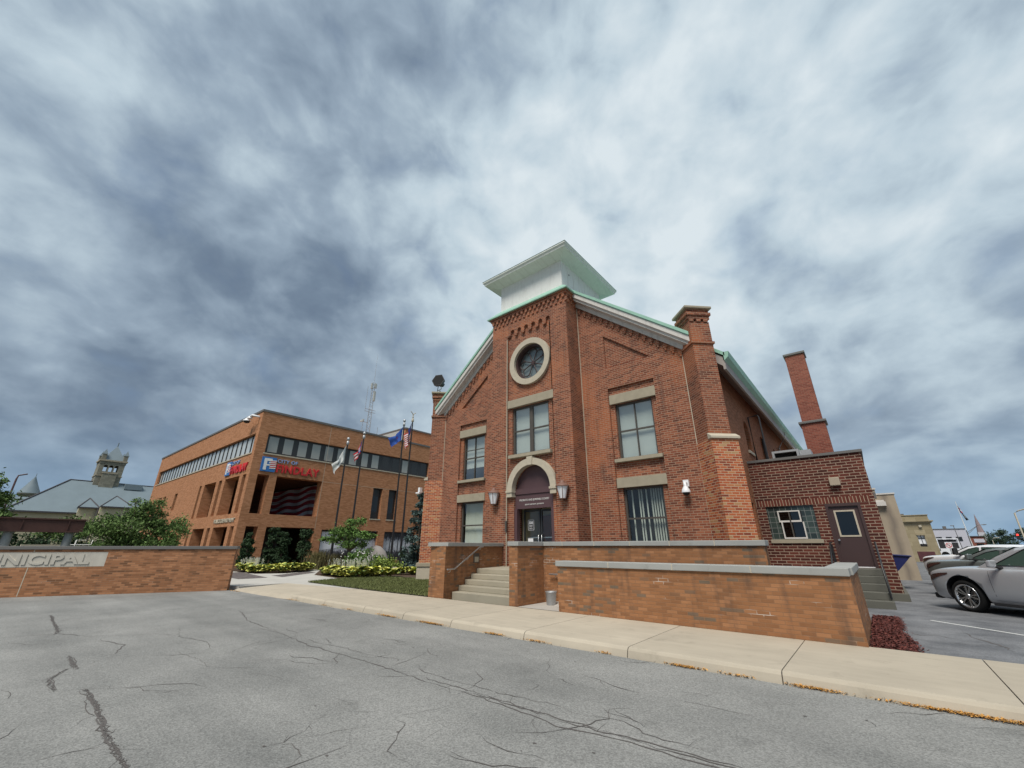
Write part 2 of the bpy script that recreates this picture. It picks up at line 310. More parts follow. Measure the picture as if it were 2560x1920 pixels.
# ---------------------------------------------------------------- mesh and object helpers
ORG = {}
class MB:
    def __init__(s): s.b = bmesh.new(); s.mi = 0
    def face(s, pts, smooth=False):
        f = s.b.faces.new([s.b.verts.new(p) for p in pts]); f.material_index = s.mi; f.smooth = smooth; return f
    def box(s, x0, x1, y0, y1, z0, z1, fr=None):
        c = [V((x, y, z)) for x in (x0, x1) for y in (y0, y1) for z in (z0, z1)]
        if fr: c = [fr(p) for p in c]
        v = [s.b.verts.new(p) for p in c]
        for q in ((0, 1, 3, 2), (4, 6, 7, 5), (0, 4, 5, 1), (2, 3, 7, 6), (0, 2, 6, 4), (1, 5, 7, 3)):
            f = s.b.faces.new([v[i] for i in q]); f.material_index = s.mi
        return s
    def prism(s, poly, d):                   # closed polygon (3-D points) swept by vector d
        d = V(d); a = [s.b.verts.new(V(p)) for p in poly]; c = [s.b.verts.new(V(p)+d) for p in poly]; n = len(a)
        fs = [s.b.faces.new(a[::-1]), s.b.faces.new(c)] + [s.b.faces.new((a[i], a[(i+1) % n], c[(i+1) % n], c[i])) for i in range(n)]
        for f in fs: f.material_index = s.mi
        return s
    def tube(s, pts, r, n=8, r1=None, cap=True):
        pts = [V(p) for p in pts]; k = len(pts); rings = []
        for i, p in enumerate(pts):
            dd = (pts[min(i+1, k-1)]-pts[max(i-1, 0)]).normalized()
            a = dd.orthogonal().normalized() if abs(dd.z) > .99 else dd.cross(V((0, 0, 1))).normalized()
            c = dd.cross(a); rr = r+(r1-r)*i/(k-1) if r1 is not None else r
            rings.append([s.b.verts.new(p+(a*math.cos(2*math.pi*j/n)+c*math.sin(2*math.pi*j/n))*rr) for j in range(n)])
        for A, B in zip(rings, rings[1:]):
            for j in range(n):
                f = s.b.faces.new((A[j], A[(j+1) % n], B[(j+1) % n], B[j])); f.smooth = True; f.material_index = s.mi
        if cap:
            for rg in (rings[0][::-1], rings[-1]):
                f = s.b.faces.new([s.b.verts.new(q.co) for q in rg]); f.material_index = s.mi
        return s
    def lathe(s, c, prof, n=16, axis=None):  # profile of (radius, height) about a vertical axis (or any axis)
        c = V(c); q = V(axis).normalized().to_track_quat('Z', 'Y') if axis else None; rings = []
        for r, h in prof:
            rg = []
            for j in range(n):
                p = V((math.cos(2*math.pi*j/n)*r, math.sin(2*math.pi*j/n)*r, h))
                rg.append(s.b.verts.new(c+(q @ p if q else p)))
            rings.append(rg)
        for A, B in zip(rings, rings[1:]):
            for j in range(n):
                f = s.b.faces.new((A[j], A[(j+1) % n], B[(j+1) % n], B[j])); f.smooth = True; f.material_index = s.mi
        for rg in (rings[0][::-1], rings[-1]):
            f = s.b.faces.new([s.b.verts.new(v.co) for v in rg]); f.material_index = s.mi
        return s
    def build(s, name, mats, parent=None, label=None, local=False, bevel=0, normals=True):
        me = bpy.data.meshes.new(name)
        if normals: bmesh.ops.recalc_face_normals(s.b, faces=s.b.faces)
        o = bpy.data.objects.new(name, me); col.objects.link(o)
        org = V((0, 0, 0))
        if parent is not None:
            o.parent = parent; org = ORG.get(parent.name, V((0, 0, 0)))
        if not local and org.length: bmesh.ops.translate(s.b, verts=s.b.verts, vec=-org)
        s.b.to_mesh(me); s.b.free(); ORG[o.name] = org
        for m in (mats if isinstance(mats, (list, tuple)) else [mats]): me.materials.append(M[m])
        if label: o['label'] = label
        if bevel:
            md = o.modifiers.new('bevel', 'BEVEL'); md.width = bevel; md.segments = 2; md.limit_method = 'ANGLE'
        return o
def tag(o, label=None, cat=None, group=None, kind=None):
    for k, v in (('label', label), ('category', cat), ('group', group), ('kind', kind)):
        if v: o[k] = v
    return o
def thing(name, label, cat, loc=(0, 0, 0), rz=0, group=None):
    o = bpy.data.objects.new(name, None); col.objects.link(o); o.location = loc; o.rotation_euler.z = rz
    o.empty_display_size = .1; ORG[o.name] = V(loc) if not rz else V((0, 0, 0)); return tag(o, label, cat, group)
def structure(name, mb, mats, **k): return tag(mb.build(name, mats, **k), kind='structure')
def box(x0, x1, y0, y1, z0, z1, fr=None): return MB().box(x0, x1, y0, y1, z0, z1, fr)
def copy_tree(o, parent=None):
    c = o.copy(); col.objects.link(c)
    if parent is not None: c.parent = parent
    for ch in o.children: copy_tree(ch, c)
    return c

class Frame:                                # a vertical wall plane: origin, direction along it, outward normal
    def __init__(s, o, t, n): s.o, s.t, s.n = V(o), V(t).normalized(), V(n).normalized()
    def __call__(s, p): return s.o+s.t*p[0]+s.n*p[1]+V((0, 0, p[2]))      # (along, outward, up)
    def at(s, u, z, d=0): return s.o+s.t*u-s.n*d+V((0, 0, z))             # d = depth into the wall
def wall(mb, F, outer, holes=(), d=0):      # holes: (polygon [(u,z)...], depth of its reveal)
    loops = [[V((u, z, 0)) for u, z in outer]]+[[V((u, z, 0)) for u, z in h[0]] for h in holes]
    flat = [p for L in loops for p in L]
    for tri in tessellate_polygon(loops):
        pts = [F.at(flat[i].x, flat[i].y, d) for i in tri]
        if (pts[1]-pts[0]).cross(pts[2]-pts[0]).dot(F.n) < 0: pts = pts[::-1]
        mb.face(pts)
    for h in holes:
        P = h[0]; n = len(P)
        ar = sum(P[i][0]*P[(i+1) % n][1]-P[(i+1) % n][0]*P[i][1] for i in range(n))
        if ar < 0: P = P[::-1]
        for i in range(n):
            (u0, z0), (u1, z1) = P[i], P[(i+1) % n]
            q = [F.at(u0, z0, d), F.at(u0, z0, d+h[1]), F.at(u1, z1, d+h[1]), F.at(u1, z1, d)]
            if (q[1]-q[0]).cross(q[2]-q[1]).dot(F.at((u0+u1)/2, (z0+z1)/2)-F.at(0, 0)) == 0: pass
            mb.face(q)
def rect(u0, u1, z0, z1): return [(u0, z0), (u1, z0), (u1, z1), (u0, z1)]
def circ(u, z, r, n=40, a0=0, a1=2*math.pi, end=False):
    k = n+1 if end else n
    return [(u+r*math.cos(a0+(a1-a0)*i/n), z+r*math.sin(a0+(a1-a0)*i/n)) for i in range(k)]
def text(s, F, u0, u1, z0, z1, depth, mat, parent, name='lettering', bold=.0, out=.01, shear=0, spc=1.):
    cu = bpy.data.curves.new('t', 'FONT'); cu.body = s; cu.extrude = .5; cu.offset = bold; cu.shear = shear; cu.resolution_u = 3; cu.space_character = spc
    to = bpy.data.objects.new('t', cu); col.objects.link(to); bpy.context.view_layer.update()
    me = bpy.data.meshes.new_from_object(to); bpy.data.objects.remove(to); bpy.data.curves.remove(cu)
    xs = [v.co.x for v in me.vertices]; ys = [v.co.y for v in me.vertices]
    sx = (u1-u0)/(max(xs)-min(xs)); sy = (z1-z0)/(max(ys)-min(ys)); x0, y0 = min(xs), min(ys)
    org = ORG.get(parent.name, V((0, 0, 0))) if parent else V((0, 0, 0))
    for v in me.vertices:
        p = F((u0+(v.co.x-x0)*sx, out+(v.co.z+.5)*depth, z0+(v.co.y-y0)*sy)); v.co = p-org
    me.name = name; me.materials.clear(); me.materials.append(M[mat])
    o = bpy.data.objects.new(name, me); col.objects.link(o); ORG[o.name] = org
    if parent: o.parent = parent
    return o
def sash_window(F, u0, u1, z0, z1, parent, depth, frame='bronze_frame', style='plain', fw=.07, mull=(), back='blind', rail=True, gl='glass', name='window', muntin=()):
    """frame bars in front of a pane, with a blind and a dark room behind"""
    b = MB()
    for a in ((u0, u0+fw, z0, z1), (u1-fw, u1, z0, z1), (u0+fw, u1-fw, z0, z0+fw), (u0+fw, u1-fw, z1-fw, z1)): b.box(a[0], a[1], -depth-.09, -depth+.0, a[2], a[3], F)
    zm = (z0+z1)/2
    if rail: b.box(u0+fw, u1-fw, -depth-.08, -depth-.015, zm-.03, zm+.03, F)
    for um, w in mull: b.box(um-w, um+w, -depth-.085, -depth-.004, z0+fw, z1-fw, F)
    for (a0, a1, c0, c1) in muntin: b.box(a0, a1, -depth-.06, -depth-.03, c0, c1, F)
    w = b.build(name, frame, parent)
    p = MB(); p.face([F.at(u, z, depth+.05) for u, z in rect(u0+fw, u1-fw, z0+fw, z1-fw)]); p.build('pane', gl, w, normals=False)
    r = MB(); r.face([F.at(u, z, depth+.62) for u, z in rect(u0-.1, u1+.1, z0-.1, z1+.1)])
    for q in ((u0-.1, u0-.1, z0-.1, z1+.1), (u1+.1, u1+.1, z0-.1, z1+.1)): r.face([F.at(q[0], z, dd) for z, dd in ((q[2], depth+.1), (q[2], depth+.62), (q[3], depth+.62), (q[3], depth+.1))])
    r.face([F.at(u, z1+.1, dd) for u, dd in ((u0-.1, depth+.1), (u1+.1, depth+.1), (u1+.1, depth+.62), (u0-.1, depth+.62))])
    r.build('room', 'dark_interior', w)
    if back == 'roller':
        q = MB(); q.face([F.at(u, z, depth+.16) for u, z in rect(u0+fw*.6, u1-fw*.6, z0+.02, z1-.02)]); q.build('roller_blind', 'roller_blind', w)
    elif back == 'vertical' or back == 'vertical_open':
        q = MB(); n = 17 if back == 'vertical' else 15; 
        for i in range(n):
            if back == 'vertical_open' and random.random() < .18: continue
            c = u0+fw+(u1-u0-2*fw)*(i+.5)/n; wd = (u1-u0)/n*(.43 if back == 'vertical' else .2); dd = random.uniform(-.015, .02)
            q.face([F.at(c-wd, z0, depth+.2), F.at(c+wd, z0, depth+.2+.03+dd), F.at(c+wd, z1, depth+.2+.03+dd), F.at(c-wd, z1, depth+.2)])
        q.build('vertical_blind', 'blind', w)
    elif back == 'half':
        q = MB(); q.face([F.at(u, z, depth+.16) for u, z in rect(u0+fw*.6, u1-fw*.6, z0+.62, z1-.02)]); q.build('roller_blind', 'roller_blind', w)
    return w
def leaves(mb, ctr, rad, n, size, clumps=14, up=.3, seed=1, shell=.55, droop=0.):
    rnd = random.Random(seed); ctr = V(ctr); cl = []
    for i in range(clumps):
        while True:
            p = V((rnd.uniform(-1, 1), rnd.uniform(-1, 1), rnd.uniform(-1, 1)))
            if shell < p.length < 1.0: break
        cl.append((V((p.x*rad[0], p.y*rad[1], p.z*rad[2])), rnd.uniform(.22, .42)))
    mr = sum(rad)/3
    for i in range(n):
        c, s = rnd.choice(cl); g = V((rnd.gauss(0, 1), rnd.gauss(0, 1), rnd.gauss(0, .75)))*s*mr*.55
        p = ctr+c+g; p.z -= droop*abs(g.length)
        nr = V((rnd.gauss(0, 1), rnd.gauss(0, 1), rnd.gauss(up, 1))).normalized(); a = nr.orthogonal().normalized()
        a = Matrix.Rotation(rnd.uniform(0, 6.28), 3, nr) @ a; b = nr.cross(a); L = size*rnd.uniform(.6, 1.3)
        m = p+nr*L*.12
        mb.face([p-a*L, m-b*L*.45, p+a*L, m+b*L*.45])
def limb_tree(name, label, cat, base, crowns, n, size, leaf, trunk_r, group=None, up=.3, seed=1, shell=.45):
    base = V(base); o = thing(name, label, cat, base, group=group); rnd = random.Random(seed)
    top = max(c[0][2]+c[1][2]*.3 for c in crowns); b = MB()
    cx = sum(c[0][0] for c in crowns)/len(crowns); cy = sum(c[0][1] for c in crowns)/len(crowns)
    fork = base+V(((cx-base.x)*.4, (cy-base.y)*.4, (top-base.z)*.38))
    b.tube([base, base.lerp(fork, .5)+V((rnd.uniform(-.04, .04), rnd.uniform(-.04, .04), 0)), fork], trunk_r, 8, trunk_r*.75)
    for c, r in crowns:
        for k in range(4):
            e = V(c)+V((rnd.uniform(-.6, .6)*r[0], rnd.uniform(-.6, .6)*r[1], rnd.uniform(-.2, .7)*r[2]))
            b.tube([fork, fork.lerp(e, .5)+V((0, 0, .1*r[2])), e], trunk_r*.55, 6, trunk_r*.12)
    b.build('trunk', 'bark', o)
    l = MB(); tot = sum(c[1][0]*c[1][1]*c[1][2] for c in crowns)
    for i, (c, r) in enumerate(crowns): leaves(l, c, r, int(n*r[0]*r[1]*r[2]/tot), size, 16, up, seed*31+i, shell)
    l.build('crown', leaf, o, normals=False)
    return o
# ---------------------------------------------------------------- setting: ground, road, pavement, lawn
GW, GL, LOT = .13, .15, .08
g = MB(); g.face([(-900, -900, -.05), (900, -900, -.05), (900, 900, -.05), (-900, 900, -.05)]); structure('ground', g, 'dirt_ground')
mw0, mwd = V((-20.55, 6.85, 0)), V((-.475, -.88, 0)).normalized()
rd = MB(); e = mw0+mwd*14
rd.face([(-19.2, 7.02, 0), (-20.5, 7.1, 0), (e.x, e.y, 0), (e.x, -40, 0), (60, -40, 0), (60, 7.3, 0)])
rd.mi = 1
def crackline(pts, w, jit=.03, seed=0, branch=.25, mesh=None):
    mesh = mesh or rd; rnd = random.Random(seed*13+5); P = []
    for a, b in zip(pts, pts[1:]):
        L = math.hypot(b[0]-a[0], b[1]-a[1]); k = max(2, int(L/.1))
        for i in range(k): P.append((a[0]+(b[0]-a[0])*i/k+rnd.gauss(0, jit*.45), a[1]+(b[1]-a[1])*i/k+rnd.gauss(0, jit*.45)))
    P.append(pts[-1]); W = w; E_ = []
    for i in range(len(P)):
        q, p = P[min(i+1, len(P)-1)], P[max(i-1, 0)]; d_ = V((q[0]-p[0], q[1]-p[1])); nn = V((-d_.y, d_.x)).normalized()
        W = max(w*.2, min(w*1.5, W+rnd.gauss(0, w*.35))); f = min(1, i/4, (len(P)-1-i)/4)*.5*W
        z_ = .0035+(seed % 7)*.0002
        E_.append(((P[i][0]-nn.x*f, P[i][1]-nn.y*f, z_), (P[i][0]+nn.x*f, P[i][1]+nn.y*f, z_)))
        if rnd.random() < branch*.16 and 2 < i < len(P)-2:
            ang = rnd.uniform(0, 6.28); l_ = rnd.uniform(.08, .3); n2 = V((-math.sin(ang), math.cos(ang)))*w*.2
            mid = (P[i][0]+math.cos(ang)*l_*.5+n2.x*2, P[i][1]+math.sin(ang)*l_*.5+n2.y*2)
            mesh.face([(P[i][0]-n2.x, P[i][1]-n2.y, .0034), (mid[0], mid[1], .0034), (P[i][0]+math.cos(ang)*l_, P[i][1]+math.sin(ang)*l_, .0034), (P[i][0]+n2.x, P[i][1]+n2.y, .0034)])
    for A, B in zip(E_, E_[1:]): mesh.face([A[0], B[0], B[1], A[1]])
CR = [([(-8.0, 1.34), (-7.24, 1.34), (-6.55, 1.3), (-5.91, 1.27), (-5.29, 1.26), (-4.7, 1.24), (-4, 1.2)], .085), ([(-13.15, 1.46), (-13.44, 1.54), (-16.82, 1.68)], .09), ([(-10.5, 1.43), (-9.28, 1.4)], .09),
      ([(-9.44, 1.32), (-8.88, 1.08), (-8.16, 1.09)], .07), ([(-8.16, 1.09), (-8.0, 1.34), (-7.58, 1.77), (-7.47, 2.02), (-7.27, 2.22), (-6.94, 2.34)], .022), ([(-5.74, .69), (-5.78, .93), (-5.7, 1.23)], .035),
      ([(-13.5, .76), (-13.22, 1.51), (-12.37, 1.89), (-11.94, 2.46)], .025), ([(-11.83, 1.95), (-10.82, 2.16), (-10.08, 1.92), (-9.98, 1.6)], .03),
      ([(-14, 5.1), (-12, 4.6), (-10, 4.45), (-8.18, 4.26), (-6.54, 4.31), (-5.16, 4.25), (-4.37, 4.25), (-3.57, 4.24), (-3.2, 4.19), (-2.86, 4.14), (-2.61, 4.19), (-2.15, 4.26), (-1.71, 4.26), (-.5, 4.3), (1, 4.2)], .04),
      ([(-5.2, 4.33), (-4.3, 4.34), (-3.6, 4.33), (-2.9, 4.26), (-2.2, 4.36), (-1.6, 4.37), (-.6, 4.42)], .03), ([(-4.4, 4.28), (-3.4, 4.29), (-2.6, 4.33), (-1.9, 4.31), (-.9, 4.35)], .03),
      ([(-9.5, 4.55), (-8.24, 4.47), (-7.59, 4.58), (-6.89, 4.56), (-6.02, 4.74)], .016), ([(-5.77, 4.7), (-5.33, 4.51), (-4.64, 4.5), (-3.93, 4.51), (-3.29, 4.61), (-2.83, 4.55), (-2.37, 4.67), (-2.1, 4.52), (-1.5, 4.5)], .02),
      ([(-6.65, 3.64), (-6.53, 3.9), (-6.36, 4.22)], .014), ([(-4.3, 3.22), (-4.16, 3.57), (-4.07, 3.89)], .016), ([(-4.21, 3.21), (-4.07, 3.24), (-3.89, 3.0), (-3.68, 2.75), (-3.27, 2.73)], .016),
      ([(-3.34, 3.1), (-3.12, 3.09), (-2.84, 3.08)], .018), ([(-2.62, 3.31), (-2.52, 3.57)], .014), ([(-5.39, 3.14), (-4.91, 3.19)], .012), ([(-4.83, 3.01), (-4.55, 3.21), (-4.56, 3.46)], .014),
      ([(-9.6, 2.6), (-8.6, 2.7), (-7.7, 2.62)], .014), ([(-7.3, 2.9), (-6.6, 3.1), (-6.2, 3.0)], .012), ([(-12.2, 3.3), (-11, 3.0), (-10, 3.2), (-9.2, 3.05)], .016)]
for i, (p, w) in enumerate(CR):
    if w > .05:                              # a wide band is a bundle of fine cracks
        for k_ in range(4): crackline([(x+random.uniform(-.02, .02), y+random.uniform(-.025, .025)) for x, y in p], w*.13, .04, i*5+k_, .9)
        for (x0, y0), (x1, y1) in zip(p, p[1:]):
            for k_ in range(int(math.hypot(x1-x0, y1-y0)*200)):
                f = random.random(); gx, gy = x0+(x1-x0)*f+random.gauss(0, .01), y0+(y1-y0)*f+random.gauss(0, .012); sz = random.uniform(.002, .008)
                rd.face([(gx+sz*math.cos(a)*1.5, gy+sz*math.sin(a), .0042+k_ % 5*.0002) for a in (0, 1.4, 2.9, 4.4)])
    else: crackline(p, w*.42, .03, i, .5)
for i in range(110):                          # hairline cracks all over the carriageway
    x, y, a = random.uniform(-16, 1), random.uniform(.8, 6.9), random.uniform(-.6, .6); L = random.uniform(.3, 1.6); q = [(x, y)]
    for k_ in range(4): a += random.gauss(0, .5); q.append((q[-1][0]+math.cos(a)*L/4, q[-1][1]+math.sin(a)*L/4))
    crackline(q, .0065 if i % 3 else .011, .025, 100+i, .4)
rnd = random.Random(3)
for i in range(36):                          # pebbles of tar and grit lying in the surface
    x, y = rnd.uniform(-14, 0), rnd.uniform(1.2, 6.8); s = rnd.uniform(.004, .014)
    rd.face([(x+s*math.cos(a)*1.6, y+s*math.sin(a), .0037) for a in (0, 1.2, 2.3, 3.3, 4.6, 5.5)])
structure('road', rd, ['road_asphalt', 'crack'], normals=False)
lot = MB(); lot.face([(-.48, 9.66, LOT), (90, 9.66, LOT), (90, 140, LOT), (-3.2, 140, LOT), (-3.2, 11.31, LOT), (-.48, 11.31, LOT)]); lot.mi = 1
def paint(p, q, w):
    p, q = V((*p, 0)), V((*q, 0)); n_ = (q-p).cross(V((0, 0, 1))).normalized()*w/2
    lot.face([(*(p-n_).xy, LOT+.004), (*(q-n_).xy, LOT+.004), (*(q+n_).xy, LOT+.004), (*(p+n_).xy, LOT+.004)])
for i in range(7):
    n_ = V((.707, .707)); p = V((.55, 14.31))+n_*(2.45*i) ; paint((p.x, p.y), (p.x+3.6, p.y-3.6), .065)
lot.mi = 2
_rd = rd; rd = lot
def zc(): 
    for f in lot.b.faces:
        if f.material_index == 2:
            for v in f.verts: v.co.z = LOT+.003
crackline([(-.05, 12.1), (.25, 11.9), (.5, 12.05), (.75, 11.7)], .06, .05, 91); crackline([(.9, 12.9), (1.0, 12.1), (1.25, 11.5), (1.3, 10.9)], .03, .04, 92); crackline([(.3, 11.4), (.8, 11.3), (1.4, 11.5)], .03, .04, 93)
zc()
structure('parking_lot', lot, ['lot_asphalt', 'white_paint', 'crack'], normals=False)

def pave():
    b = MB(); joints = [-15.5, -13.3, -11.15, -9.4, -7.68, -5.62, -3.5, -1.35, .79, 2.95, 5.1, 7.3, 12, 20, 40, 60]
    prof = [(7.13, -.02), (7.165, .085), (7.19, .115), (7.23, .128), (7.3, GW)]
    for a, c in zip(joints, joints[1:]):
        p = [(a+.007, y, z) for y, z in prof]+[(a+.007, 9.7, GW), (a+.007, 9.7, -.02)]
        b.prism(p, (c-a-.014, 0, 0))
    # left end: kerb curving away and sinking into the apron before the plaza
    b.face([(-15.507, 7.3, GW), (-15.507, 9.7, GW), (-20.6, 9.2, GW), (-20.4, 7.2, .06), (-17.5, 7.1, .1)])
    b.face([(-15.507, 7.3, GW), (-17.5, 7.1, .1), (-17.5, 7.0, -.01), (-15.507, 7.13, -.01)]); b.face([(-17.5, 7.1, .1), (-20.4, 7.2, .06), (-20.45, 7.05, -.01), (-17.5, 7.0, -.01)])
    b.mi = 1; b.box(-15.5, 60, 7.2, 9.69, -.03, GW-.02)
    structure('pavement', b, ['walk_concrete', 'crack'])
pave()
pl = MB(); pl.face([(-20.6, 9.2, GW-.004), (-15.45, 9.7, GW-.004), (-16.9, 10.9, GW-.004), (-20.3, 12.6, GW-.004), (-25, 12.9, GW-.004), (-31, 17, GW-.004), (-36, 17, GW-.004), (-37.9, 9, GW-.004), (-26, 6.8, GW-.004), (-20.5, 7.25, GW-.004)])

pl.prism([(-20.6, 9.2, -.05), (-20.3, 12.6, -.05), (-25, 12.9, -.05), (-26, 6.8, -.05), (-20.5, 7.25, -.05)], (0, 0, .165)); pl.mi = 1; pl.face([(-31.6, 11.1, GW), (-24.95, 10.1, GW), (-24.85, 8.7, GW), (-31, 9.2, GW)]); pl.face([(-26.4, 10.85, GW), (-24.8, 10.8, GW), (-27.4, 13.9, GW), (-29, 14.1, GW)])
structure('plaza', pl, ['plaza_concrete', 'pavers'])
bed = MB(); bed.face([(-37.9, 11.3, GW+.006), (-29, 10.95, GW+.006), (-28, 12.4, GW+.006), (-29.6, 14.6, GW+.006), (-37.9, 20, GW+.006)]); bed.face([(-25.2, 12.7, GW+.008), (-21.6, 12.2, GW+.008), (-17.4, 15.5, GW+.008), (-17.5, 40, GW+.008), (-37.9, 40, GW+.008), (-37.9, 20.1, GW+.008)])
structure('planting_bed', bed, 'soil')
lw = MB(); LAWN = [(-20.4, 10.0), (-15.4, 9.72), (-11.65, 9.72), (-12.4, 13.5), (-17.2, 14.8), (-20.2, 14.0), (-21.2, 12.2)]
lw.face([(x, y, GL) for x, y in LAWN]); structure('lawn', lw, 'dirt_ground')
def inside(x, y, P):
    c = False
    for (x0, y0), (x1, y1) in zip(P, P[1:]+P[:1]):
        if (y0 > y) != (y1 > y) and x < (x1-x0)*(y-y0)/(y1-y0)+x0: c = not c
    return c
gb = MB(); rnd = random.Random(11); k = 0
while k < 42000:
    x, y = rnd.uniform(-21.2, -11.6), rnd.uniform(9.7, 14.8)
    if not inside(x, y, LAWN): continue
    k += 1; a = rnd.uniform(0, 6.28); h = rnd.uniform(.03, .075); w = rnd.uniform(.006, .012); l = rnd.uniform(0, .05)
    gb.face([(x-w*math.cos(a), y-w*math.sin(a), GL), (x+w*math.cos(a), y+w*math.sin(a), GL), (x-l*math.sin(a), y+l*math.cos(a), GL+h)])
tag(gb.build('grass', 'grass_blade', normals=False), 'short mown grass on the lawn left of the entrance steps', 'grass', kind='stuff')
mu = MB(); rnd = random.Random(5); MP = [(-.47, 9.72), (.12, 9.72), (.12, 10.6), (.0, 11.6), (.02, 14.1), (-.47, 14.1)]
mu.face([(x, y, LOT+.02) for x, y in MP]); k = 0
while k < 5200:
    x, y = rnd.uniform(-.47, .3), rnd.uniform(9.72, 14.2)
    if not inside(x-rnd.gauss(0, .04), y, MP): continue
    k += 1; a = rnd.uniform(0, 3.14); L, w = rnd.uniform(.015, .045), rnd.uniform(.005, .014); z = LOT+.025+rnd.uniform(0, .03); ca, sa = math.cos(a), math.sin(a); tz = rnd.uniform(-.012, .012)
    mu.face([(x-L*ca-w*sa, y-L*sa+w*ca, z-tz), (x-L*ca+w*sa, y-L*sa-w*ca, z-tz+.004), (x+L*ca+w*sa, y+L*sa-w*ca, z+tz), (x+L*ca-w*sa, y+L*sa+w*ca, z+tz+.006)])
tag(mu.build('mulch', 'mulch_chip', normals=False), 'dark red bark mulch at the end of the brick wall by the car park', 'mulch', kind='stuff')
dl = MB(); rnd = random.Random(8)
spots = [(-20.0, .5, 120), (-15.4, .5, 60), (-13.2, .4, 60), (-11.8, .3, 60), (-10.0, .35, 260), (-8.3, .35, 420), (-6.4, .22, 200), (-5.3, .25, 120), (-3.9, .12, 60), (-2.6, .22, 300), (-1.0, .25, 300), (.3, .5, 700), (1.2, .6, 800), (-1.9, .2, 90)]
for x0, sp, n in spots:
    for i in range(n):
        x = rnd.gauss(x0, sp*.6); y = 7.13-abs(rnd.gauss(0, .035)); a = rnd.uniform(0, 6.28); L = rnd.uniform(.008, .022); w = L*rnd.uniform(.25, .6); z = .004+rnd.uniform(0, .02); tz = rnd.uniform(-.01, .01); ca, sa = math.cos(a), math.sin(a)
        if x < -16: y = 6.98-abs(rnd.gauss(0, .06))
        dl.face([(x-L*ca, y-L*sa, z), (x+w*sa, y-w*ca, z+.006), (x+L*ca, y+L*sa, z+tz+.008), (x-w*sa, y+w*ca, z+.004)])
tag(dl.build('leaf_litter', 'dry_leaf', normals=False), 'dry orange leaf litter drifted along the foot of the kerb', 'leaf litter', kind='stuff')
# ---------------------------------------------------------------- the courthouse in an old brick church
CXM = -10.33
FW = Frame((0, 14.55, 0), (1, 0, 0), (0, -1, 0)); FT = Frame((0, 13.6, 0), (1, 0, 0), (0, -1, 0))
FTR = Frame((-8.15, 0, 0), (0, 1, 0), (1, 0, 0)); FS = Frame((-3.2, 0, 0), (0, 1, 0), (1, 0, 0))
roofz = lambda x: 14.49-.82*abs(x-CXM)
mir = lambda x: 2*CXM-x
ch = thing('brick_church_building', 'red brick church turned court with a white square cupola, round window and arched entrance', 'building', (CXM, 14.55, 0))
b = MB()
def wing(s):
    X = (lambda x: x) if s > 0 else mir
    R_ = lambda a, c, z0, z1: rect(*sorted((X(a), X(c))), z0, z1)
    outer = [(X(-8.15), 0), (X(-3.2), 0), (X(-3.2), roofz(-3.2)-.25), (X(-8.15), roofz(-8.15)-.25)]
    rec = R_(-6.97, -5.06, .95, 7.63); tri = [(X(-6.97), 8.56), (X(-5.1), 8.56), (X(-6.97), 10.06)]
    wall(b, FW, outer, [(rec, .1), (tri, .09)])
    wall(b, FW, tri, [], .09)
    wall(b, FW, rec, [(R_(-6.77, -5.27, 4.72, 6.93), .14), (R_(-6.77, -5.27, 1.5, 3.66), .14)], .1)
    # soldier bricks framing the recesses, stepped corbels under the verge
    for i in range(19):
        x = -8.0+i*.255; z = roofz(x)-.8
        if x < -3.8: b.box(X(x)-.075, X(x)+.075, 14.49, 14.56, z-.17, z+.02)
        if x < -3.8: b.box(X(x)-.04, X(x)+.04, 14.5, 14.56, z-.27, z-.17)
wing(1); wing(-1)
b.build('front_wall', 'church_brick', ch)
b = MB()
pz, pu0, pu1 = 11.1, -11.53, -9.03
pan = [(pu0, .91), (pu1, .91)]; pit = (pu1-pu0)/6
for i in range(6):
    c = pu1-(i+.26)*pit
    r = .115
    pan += [(c+r, 11.36-.0)]+[(c+r*math.cos(a*math.pi/8), 11.36+r*math.sin(a*math.pi/8)) for a in range(1, 8)]+[(c-r, 11.36)]
    if i < 5: pan += [(c-r, 11.2), (c-r-.03, 11.13), (c-pit+r+.03, 11.13), (c-pit+r, 11.2)]
pan[2] = (pu1, 11.36); pan[2:3] = [(pu1, 11.2), (pu1-.05, 11.13), (pu1-.26*pit+.115, 11.2), (pu1-.26*pit+.115, 11.36)]
pan += [(pan[-1][0], 11.2), (pu0+.05, 11.13), (pu0, 11.2)]
wall(b, FT, rect(-12.5, -8.15, 0, 12.47), [(pan, .11)])
arch = [(-11.24, .91), (-9.26, .91)]+circ(-10.25, 3.83, .99, 20, 0, math.pi, True)
wall(b, FT, pan, [(circ(-10.24, 9.53, .87), .3), (rect(-11.32, -9.33, 5.31, 7.47), .14), (arch, .5)], .11)
b.face([FTR.at(13.6, 0), FTR.at(14.55, 0), FTR.at(14.55, 12.47), FTR.at(13.6, 12.47)])
b.face([(-12.5, 13.6, 0), (-12.5, 14.55, 0), (-12.5, 14.55, 12.47), (-12.5, 13.6, 12.47)])
b.face([(-12.5, 14.56, 9), (-8.15, 14.56, 9), (-8.15, 14.56, 12.47), (-12.5, 14.56, 12.47)])
for zz, pr, w, ph in ((12.1, .07, .13, 0), (11.88, .045, .12, .13)):
    for i in range(17): b.box(-12.5+ph+i*.262, -12.5+ph+i*.262+w, 13.6-pr, 13.62, zz, zz+.17)
    for i in range(4): b.box(-8.17, -8.15+pr, 13.62+ph*.8+i*.262, 13.62+ph*.8+i*.262+w, zz, zz+.17)
b.box(-12.58, -8.07, 13.52, 14.5, 12.27, 12.37); b.box(-12.62, -8.03, 13.48, 14.5, 12.372, 12.48)
b.build('tower', 'church_brick', ch)
b = MB()
